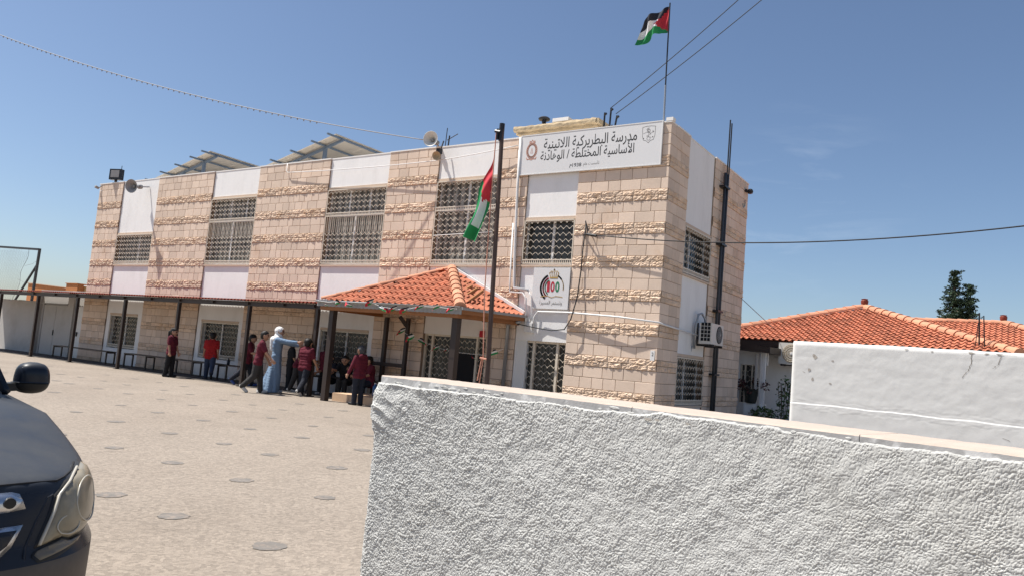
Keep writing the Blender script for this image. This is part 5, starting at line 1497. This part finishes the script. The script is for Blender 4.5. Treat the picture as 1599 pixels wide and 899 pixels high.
for sd in (1, -1):
    mb = MB(); mb.tube([(-1.43, .70 * sd, 1.0), (-1.8, .715 * sd, 1.19), (-2.26, .60 * sd, 1.425)], .022, 6); mb.tube([(-1.60, .785 * sd, 1.01), (-1.98, .72 * sd, 1.25), (-2.3, .64 * sd, 1.41)], .02, 6); mb.build('windscreen_pillar', M['paint'], car, smooth=True)
mb = MB(); mb.bar((-1.45, -.70, .995), (-1.45, .70, .995), .07, .02); mb.build('cowl', M['black_plastic'], car)

# ================================================================ PEOPLE
M['skin'] = material('skin', (0.40, 0.225, 0.15), .6, .05, 12)
M['hair'] = material('black_hair', (.012, .010, .009), .55)
M['lips'] = material('lips', (.28, .10, .085), .6)
M['eye'] = material('eye', (.015, .012, .012), .3)
M['maroon'] = material('maroon_cotton', (.115, .012, .025), .85, .12, 7, bump=.8, bscale=16, bdist=.03)
M['red_cotton'] = material('red_cotton', (.36, .015, .018), .85, .1, 7, bump=.8, bscale=16, bdist=.03)
M['navy'] = material('navy_trousers', (.018, .021, .032), .85, .15, 7, bump=.8, bscale=16, bdist=.03)
M['charcoal'] = material('charcoal_trousers', (.040, .037, .036), .85, .15, 7, bump=.8, bscale=16, bdist=.03)
M['jeans'] = material('blue_jeans', (.035, .05, .09), .85, .2, 9, bump=.8, bscale=16, bdist=.03)
M['black_cloth'] = material('black_cloth', (.012, .012, .014), .85, .1, 7, bump=.8, bscale=16, bdist=.03)
M['blue_dress'] = material('light_blue_dress', (.17, .25, .36), .8, .06, 5, bump=.8, bscale=16, bdist=.03)
M['hijab'] = material('white_scarf', (.72, .71, .70), .8, .03, 5, bump=.8, bscale=16, bdist=.03)
M['shoe_white'] = material('white_trainers', (.50, .49, .47), .7, .1, 9)
M['shoe_black'] = material('black_shoes', (.015, .015, .016), .6)
M['shoe_blue'] = material('blue_trainers', (.03, .06, .20), .6)
M['cap_grey'] = material('grey_hair', (.06, .06, .065), .7)

def capsule(mb, p, q, r1, r2, n=12, k=4):
    """closed tapered capsule"""
    p, q = Vector(p), Vector(q); d = q - p
    if d.length < 1e-5: d = Vector((0, 0, 1e-4))
    dn = d.normalized(); a = Vector((0, 0, 1)) if abs(dn.z) < .9 else Vector((1, 0, 0))
    x = dn.cross(a).normalized(); y = dn.cross(x); base = len(mb.v); rings = []
    for i in range(k + 1):
        t = -PI / 2 + PI / 2 * i / k; rings.append((p + dn * (r1 * math.sin(t)), r1 * max(math.cos(t), .03)))
    for i in range(k + 1):
        t = PI / 2 * i / k; rings.append((q + dn * (r2 * math.sin(t)), r2 * max(math.cos(t), .03)))
    for c, r in rings:
        for j in range(n):
            g_ = 2 * PI * j / n; mb.v.append(tuple(c + x * (r * math.cos(g_)) + y * (r * math.sin(g_))))
    for i in range(len(rings) - 1):
        for j in range(n):
            a_, b_ = base + i * n + j, base + i * n + (j + 1) % n; mb.face((a_, b_, b_ + n, a_ + n))
    mb.face([base + j for j in range(n)][::-1]); e = base + (len(rings) - 1) * n; mb.face([e + j for j in range(n)])

def grow(name, caps, voxel, mats, parent, smooth_it=4, paint=None):
    """one continuous skin grown over overlapping capsules"""
    mb = MB()
    for c in caps: capsule(mb, *c)
    me = bpy.data.meshes.new('t'); me.from_pydata(mb.v, [], mb.f)
    o = bpy.data.objects.new('t', me); COL.objects.link(o)
    r = o.modifiers.new('r', 'REMESH'); r.mode = 'VOXEL'; r.voxel_size = voxel
    if smooth_it:
        s = o.modifiers.new('s', 'SMOOTH'); s.factor = .5; s.iterations = smooth_it
    dg = bpy.context.evaluated_depsgraph_get(); dg.update()
    out = bpy.data.meshes.new_from_object(o.evaluated_get(dg)); out.name = name
    bpy.data.objects.remove(o); bpy.data.meshes.remove(me)
    out.materials.clear()
    for m in mats: out.materials.append(m)
    out.polygons.foreach_set('use_smooth', [True] * len(out.polygons))
    if paint:
        for p in out.polygons: p.material_index = paint(p.center)
    ob = bpy.data.objects.new(name, out); COL.objects.link(ob); ob.parent = parent
    return ob

def person(label, loc, H, face, pose, top='maroon', legs='navy', shoes='shoe_white', hair='short', sleeve='short', group='children in maroon uniform', category='person', ponytail=False):
    """pose: lean, hips (L, R), knees (L, R), shoulders (L, R), abduct (L, R), elbows (L, R), yaw of the head, bend of the head.  Faces +y, angles in degrees"""
    g = dict(lean=0, hip=(0, 0), knee=(0, 0), sh=(0, 0), ab=(8, 8), el=(8, 8), yaw=0, nod=0, fore=None)
    g.update(pose)
    child = H < 1.55
    s = H
    hr = .068 * s if child else .062 * s                     # head half-width
    T = thing('person', label, category, loc, face, group)
    hipz = .515 * s
    V_ = lambda x, y, z: Vector((x, y, z))
    lean = R(g['lean'])
    def up(x, y, z):                                         # torso point, leaning about the hips
        dz = z - hipz
        return V_(x, y * math.cos(lean) + dz * math.sin(lean), hipz + dz * math.cos(lean) - y * math.sin(lean))
    J = {}
    sides = {'L': (-1, 0), 'R': (1, 1)}
    for n, (sg, i) in sides.items():
        f, k = R(g['hip'][i]), R(g['knee'][i])
        h = V_(sg * .052 * s, 0, hipz - .01 * s)
        kn = h + V_(sg * .005 * s, math.sin(f), -math.cos(f)) * (.235 * s)
        an = kn + V_(0, math.sin(f - k), -math.cos(f - k)) * (.235 * s)
        fd = V_(sg * .12, math.cos(f - k) if abs(f - k) < 1.2 else .6, math.sin(f - k) * .9).normalized()
        J[n] = (h, kn, an, an + fd * (.095 * s) + V_(0, 0, -.022 * s), an - fd * (.028 * s) + V_(0, 0, -.022 * s))
        a, b, e = R(g['sh'][i]), R(g['ab'][i]), R(g['el'][i])
        shd = up(sg * (.108 if child else .112) * s, 0, .80 * s)
        ud = V_(sg * math.sin(b), math.sin(a) * math.cos(b), -math.cos(a) * math.cos(b))
        el = shd + ud * (.165 * s)
        fdv = V_(sg * math.sin(b) * .6, math.sin(a + e) * math.cos(b), -math.cos(a + e) * math.cos(b)).normalized()
        wr = el + fdv * (.14 * s)
        J['a' + n] = (shd, el, wr, fdv)
    low = min(min(J[n][3].z, J[n][4].z) for n in 'LR') - .016 * s
    dz = V_(0, 0, -low)
    def mv(v): return v + dz
    for k_ in J: J[k_] = tuple(mv(v) if (i < 3 or k_ in 'LR') else v for i, v in enumerate(J[k_]))
    U = lambda x, y, z: mv(up(x, y, z))
    # head frame
    yaw, nod = R(g['yaw']), R(g['nod'])
    Hc = U(0, .012 * s, (.925 if not child else .915) * s) + V_(0, .01 * s * math.sin(nod), 0)
    hm = Matrix.Rotation(-yaw, 3, 'Z') @ Matrix.Rotation(-nod + -lean * .3, 3, 'X')
    hp = lambda x, y, z: Hc + hm @ V_(x, y, z)
    body = []
    body += [(hp(0, -.12 * hr, .22 * hr), hp(0, .05 * hr, .25 * hr), hr * 1.0, hr * .98), (hp(0, .25 * hr, -.3 * hr), hp(0, .34 * hr, -.75 * hr), hr * .72, hr * .46),
             (hp(-.2 * hr, .2 * hr, -.1 * hr), hp(.2 * hr, .2 * hr, -.1 * hr), hr * .75, hr * .75), (hp(0, .93 * hr, .12 * hr), hp(0, 1.12 * hr, -.16 * hr), hr * .10, hr * .16),
             (hp(-1.0 * hr, -.02 * hr, .15 * hr), hp(-1.0 * hr, -.05 * hr, -.15 * hr), hr * .15, hr * .11), (hp(1.0 * hr, -.02 * hr, .15 * hr), hp(1.0 * hr, -.05 * hr, -.15 * hr), hr * .15, hr * .11)]
    body += [(U(0, -.005 * s, .80 * s), hp(0, -.1 * hr, -.5 * hr), .036 * s, .034 * s)]
    tors = [(.50, .052, .062), (.55, .055, .060), (.60, .046, .056), (.65, .05, .056), (.70, .062, .060), (.745, .072, .060), (.785, .082, .045)]
    for (z, w, r) in tors: body.append((U(-w * s, 0, z * s), U(w * s, 0, z * s), r * s, r * s))
    for n, (sg, i) in sides.items():
        h, kn, an, toe, heel = J[n]
        body += [(h, kn, .060 * s, .040 * s), (kn, an, .040 * s, .024 * s), (kn.lerp(an, .25) - V_(0, .008 * s, 0), kn.lerp(an, .45), .037 * s, .030 * s), (heel, toe, .022 * s, .018 * s), (an, heel.lerp(toe, .3), .024 * s, .022 * s)]
        shd, el, wr, fd = J['a' + n]
        body += [(shd, el, .036 * s, .026 * s), (el, wr, .027 * s, .018 * s)]
        # hand: palm, four unequal fingers slightly curled, thumb from the side
        side = V_(0, 0, 1).cross(fd); side = side.normalized() if side.length > .2 else V_(1, 0, 0)
        across = (fd.cross(V_(sg, 0, 0))); across = across.normalized() if across.length > .2 else V_(0, 1, 0)
        pal = wr + fd * (.042 * s)
        body.append((wr, pal, .019 * s, .021 * s)); body.append((pal - across * .012 * s, pal + across * .012 * s, .013 * s, .013 * s))
        for q, (o_, ln) in enumerate(((-.020, .036), (-.007, .043), (.007, .041), (.019, .032))):
            b0 = pal + across * (o_ * s) + fd * (.006 * s); b1 = b0 + fd * (ln * .55 * s) + across * (o_ * .12 * s); b2 = b1 + (fd * .8 - V_(sg, 0, 0) * .5).normalized() * (ln * .5 * s)
            body.append((b0, b1, .0068 * s, .0062 * s)); body.append((b1, b2, .0062 * s, .0052 * s))
        t0 = wr + fd * (.018 * s) + across * (.014 * s); body.append((t0, t0 + (fd + across * 1.1).normalized() * (.030 * s), .009 * s, .007 * s)); t1 = t0 + (fd + across * 1.1).normalized() * (.030 * s); body.append((t1, t1 + (fd + across * .3).normalized() * (.02 * s), .007 * s, .006 * s))
    eyes = [hp(sx * .36 * hr, .92 * hr, .08 * hr) for sx in (-1, 1)]; brows = [hp(sx * .36 * hr, .95 * hr, .30 * hr) for sx in (-1, 1)]; mouth = hp(0, .98 * hr, -.52 * hr)
    hmi = hm.transposed()
    def face_paint(c):
        v = hmi @ (c - Hc) / hr
        if v.y > .5:
            for sx in (-1, 1):
                if ((v.x - sx * .36) / .20) ** 2 + ((v.z - .10) / .11) ** 2 < 1: return 1
                if abs(v.x - sx * .36) < .26 and abs(v.z - .36) < .065: return 3
            if abs(v.x) < .27 and abs(v.z + .50) < .10: return 2
        return 0
    grow('body', body, .0085, [M['skin'], M['eye'], M['lips'], M['hair']], T, 2, face_paint)
    # clothes
    ex = .012 * s
    sh = [(U(-w * s, 0, z * s), U(w * s, 0, z * s), r * s + ex, r * s + ex) for (z, w, r) in tors]
    if legs != 'dress': sh[0] = (U(-.055 * s, 0, .485 * s), U(.055 * s, 0, .485 * s), .076 * s, .076 * s)
    for n in 'LR':
        shd, el, wr, fd = J['a' + n]
        if sleeve == 'short': sh.append((shd, shd.lerp(el, .78), .046 * s, .041 * s))
        else: sh += [(shd, el, .045 * s, .037 * s), (el, el.lerp(wr, .93), .037 * s, .028 * s)]
    sh.append((U(-.03 * s, -.005 * s, .825 * s), U(.03 * s, -.005 * s, .825 * s), .040 * s, .040 * s))
    if hair == 'hood': sh += [(U(-.045 * s, -.055 * s, .83 * s), U(.045 * s, -.055 * s, .83 * s), .036 * s, .036 * s)]
    nse = lambda v: v
    if legs == 'dress':
        dr = list(sh)
        for k in range(15):
            f = k / 14; z = .60 - .575 * f; w = (.045 + .060 * f ** 1.1) * s; r = (.060 + .085 * f ** 1.2) * s
            y0 = -.075 * s * f * f
            dr.append((U(-w, 0, .56 * s) * 0 + V_(-w, y0, z * s - low), V_(w, y0 + .02 * s * f, z * s - low), r, r))
            if k > 4:
                for a in range(7):
                    q = 2 * PI * a / 7 + .3; rx, ry = w + r, r
                    dr.append((V_(rx * math.cos(q) * .9, y0 + ry * math.sin(q) * .92, z * s - low), V_(rx * math.cos(q) * .93, y0 + ry * math.sin(q) * .95, (z - .04) * s - low), .022 * s * f, .026 * s * f))
        for n in 'LR':
            pass
        ob = grow('dress', [c for c in dr if min(c[0].z, c[1].z) > -.02], .011, [M[top]], T, 3)
        for v in ob.data.vertices:
            if v.co.z < .62 * s:
                th = math.atan2(v.co.y + .04 * s, v.co.x); k = (1 - v.co.z / (.62 * s))
                d = (.014 * math.sin(9 * th + 1.5) + .010 * math.sin(14 * th + .6 + 3 * v.co.z)) * min(1, k * 1.6)
                v.co.x += d * math.cos(th); v.co.y += d * math.sin(th)
            if v.co.z < .03: v.co.z = .03
    else:
        grow('hoodie' if hair == 'hood' else 'shirt', sh, .0115, [M[top]], T, 3)
        tr_ = [(U(-.05 * s, 0, .53 * s), U(.05 * s, 0, .53 * s), .066 * s, .066 * s), (U(-.052 * s, 0, .49 * s), U(.052 * s, 0, .49 * s), .068 * s, .068 * s)]
        for n in 'LR':
            h, kn, an, toe, heel = J[n]
            tr_ += [(h, kn, .071 * s, .055 * s), (kn, an + (an - kn) * .02, .054 * s, .043 * s), (kn - V_(0, .008 * s, 0), kn + V_(0, .006 * s, .01), .055 * s, .055 * s)]
        grow('trousers', tr_, .0115, [M[legs]], T, 3)
    for n in 'LR':
        h, kn, an, toe, heel = J[n]
        grow('shoe', [(heel, toe, .031 * s, .026 * s), (heel.lerp(an, .4), heel.lerp(toe, .55), .030 * s, .027 * s)], .009, [M[shoes]], T, 2)
    if hair == 'hijab':
        grow('scarf', [(hp(0, -.28 * hr, .30 * hr), hp(0, -.15 * hr, .28 * hr), hr * 1.13, hr * 1.12), (hp(0, -.22 * hr, -.5 * hr), U(0, -.02 * s, .83 * s), hr * 1.0, hr * .95), (hp(0, .1 * hr, -1.05 * hr), U(0, .03 * s, .80 * s), hr * .66, hr * .6),
                       (U(-.06 * s, -.02 * s, .815 * s), U(.06 * s, -.02 * s, .815 * s), .058 * s, .058 * s), (U(0, -.07 * s, .80 * s), U(0, -.08 * s, .66 * s), .06 * s, .035 * s)], .009, [M['hijab']], T, 3)
    else:
        hc = [(hp(0, -.22 * hr, .35 * hr), hp(0, -.08 * hr, .42 * hr), hr * 1.05, hr * 1.02), (hp(0, -.42 * hr, -.15 * hr), hp(0, -.35 * hr, .2 * hr), hr * .82, hr * .9), (hp(-.35 * hr, .45 * hr, .78 * hr), hp(.35 * hr, .45 * hr, .78 * hr), hr * .36, hr * .36)]
        for _ in range(14):
            a = random.uniform(0, 2 * PI); v = V_(math.cos(a) * .72, math.sin(a) * .72 - .2, .85 + .25 * random.random()) * hr
            hc.append((hp(v.x, v.y, v.z * .8), hp(v.x * 1.05, v.y * 1.05, v.z), hr * .2, hr * .13))
        if ponytail:
            hc += [(hp(0, -1.0 * hr, .35 * hr), hp(0, -1.5 * hr, -.2 * hr), hr * .35, hr * .42), (hp(0, -1.5 * hr, -.2 * hr), hp(0, -1.35 * hr, -2.0 * hr), hr * .42, hr * .32), (hp(0, -1.35 * hr, -2.0 * hr), hp(0, -1.2 * hr, -3.0 * hr), hr * .32, hr * .12)]
        grow('hair', hc, .0095, [M['cap_grey' if hair == 'hood' else 'hair']], T, 2)
    return T

random.seed(5)
PR = -0.980        # heading that walks to the right across the picture (-y axis turned towards +x)
right_a = YAW - PI / 2                 # faces picture right
away_a = YAW                           # faces away from the viewer
left_a = YAW + PI / 2
G1 = 'pupils in maroon shirts before the school'
person('girl with a black ponytail, maroon shirt and black trousers standing by a canopy post', (-14.62, -1.95, 0), 1.44, right_a - .1, dict(hip=(4, -5), knee=(2, 3), sh=(8, 4), el=(12, 10), nod=6), legs='black_cloth', shoes='shoe_black', ponytail=True, group=G1)
person('boy in a bright red shirt and jeans walking away to the wall', (-14.12, -.95, 0), 1.43, away_a + .35, dict(hip=(12, -14), knee=(4, 40), sh=(10, -10), el=(20, 25), nod=12), top='red_cotton', legs='jeans', shoes='charcoal', group=None)
person('boy with blue trainers and dark trousers striding beside the canopy post', (-11.75, -1.40, 0), 1.47, right_a + .1, dict(lean=6, hip=(17, -20), knee=(8, 28), sh=(-6, 24), el=(30, 62), nod=10), legs='navy', shoes='shoe_blue', group=G1)
person('boy in charcoal trousers and white trainers striding in front of the woman', (-9.50, -2.80, 0), 1.56, right_a + .25, dict(lean=7, hip=(11, -8), knee=(4, 36), sh=(16, 30), ab=(8, 12), el=(14, 12), yaw=10), legs='charcoal', shoes='shoe_white', group=G1)
person('woman in a long light blue dress and white headscarf pointing ahead', (-9.62, -2.15, 0), 1.69, right_a + .15, dict(hip=(2, -2), sh=(76, 84), ab=(4, 10), el=(6, 8), yaw=12), top='blue_dress', legs='dress', shoes='shoe_white', hair='hijab', sleeve='long', group=None)
person('boy half hidden behind the pointing woman, bending forward', (-9.95, -1.15, 0), 1.42, right_a + .3, dict(lean=24, hip=(16, -6), knee=(10, 12), sh=(40, 34), el=(30, 24), nod=20), legs='charcoal', group=G1)
person('boy in dark clothes standing in the canopy shade behind the pointing woman', (-10.7, -.75, 0), 1.40, right_a + .5, dict(sh=(10, 10), el=(20, 20), nod=10), top='black_cloth', legs='black_cloth', shoes='shoe_black', group=None)
person('pupil deep in the canopy shade between the woman and the back-turned boy', (-9.35, -.70, 0), 1.35, away_a - .4, dict(hip=(6, -6), knee=(4, 8), sh=(12, 6), el=(30, 30)), legs='black_cloth', group=G1)
person('boy seen from behind in maroon shirt and navy trousers walking towards the posts', (-8.80, -1.90, 0), 1.47, away_a - .35, dict(lean=3, hip=(10, -9), knee=(6, 32), sh=(12, 10), ab=(16, 14), el=(20, 20), nod=4, yaw=-10), legs='navy', shoes='shoe_white', group=G1)
person('child in a maroon hooded top standing on the yard before the stone step', (-6.50, -2.24, 0), 1.38, away_a + .95, dict(hip=(3, -3), knee=(2, 2), sh=(14, 6), ab=(14, 12), el=(10, 10), nod=-4), top='maroon', legs='navy', shoes='shoe_black', hair='hood', sleeve='long', group=None)
SIT = dict(hip=(84, 86), knee=(84, 88), sh=(30, 34), el=(42, 40), lean=8, nod=8)
person('seated boy in a dark maroon shirt behind the child in the hooded top', (-7.75, -.55, 0), 1.42, PI - .3, dict(SIT, hip=(80, 84), knee=(80, 84), yaw=20), legs='navy', group='children seated on the porch bench')
person('seated boy in black clothes between the two left porch posts and the window', (-8.65, -.55, 0), 1.45, PI + .5, dict(SIT, lean=22, sh=(60, 55)), top='black_cloth', legs='charcoal', group='children seated on the porch bench')
person('seated boy in navy clothes beside the left porch posts', (-9.25, -.55, 0), 1.40, PI + .2, SIT, top='navy', legs='black_cloth', group='children seated on the porch bench')
bt = thing('water_bottle', 'blue plastic water bottle standing on the porch step behind the hooded child', 'bottle', (-6.80, -1.35, .195))
mb = MB(); mb.lathe([(.055, 0), (.06, .02), (.058, .12), (.062, .14), (.06, .22), (.025, .27), (.024, .29)], 14); mb.build('bottle_body', M['water_blue'], bt, smooth=True)
mb = MB(); mb.lathe([(.027, .291), (.027, .315)], 12); mb.build('lid', M['flag_white'], bt)
wb = thing('water_bottle', 'small dark bottle left on the long bench under the second grilled window', 'bottle', (-13.7, -.6, .49))
mb = MB(); mb.lathe([(.04, 0), (.045, .02), (.045, .13), (.02, .17)], 12); mb.build('bottle_body', M['navy'], wb, smooth=True)
mb = MB(); mb.lathe([(.021, .171), (.021, .20)], 10); mb.build('lid', M['black_cloth'], wb)
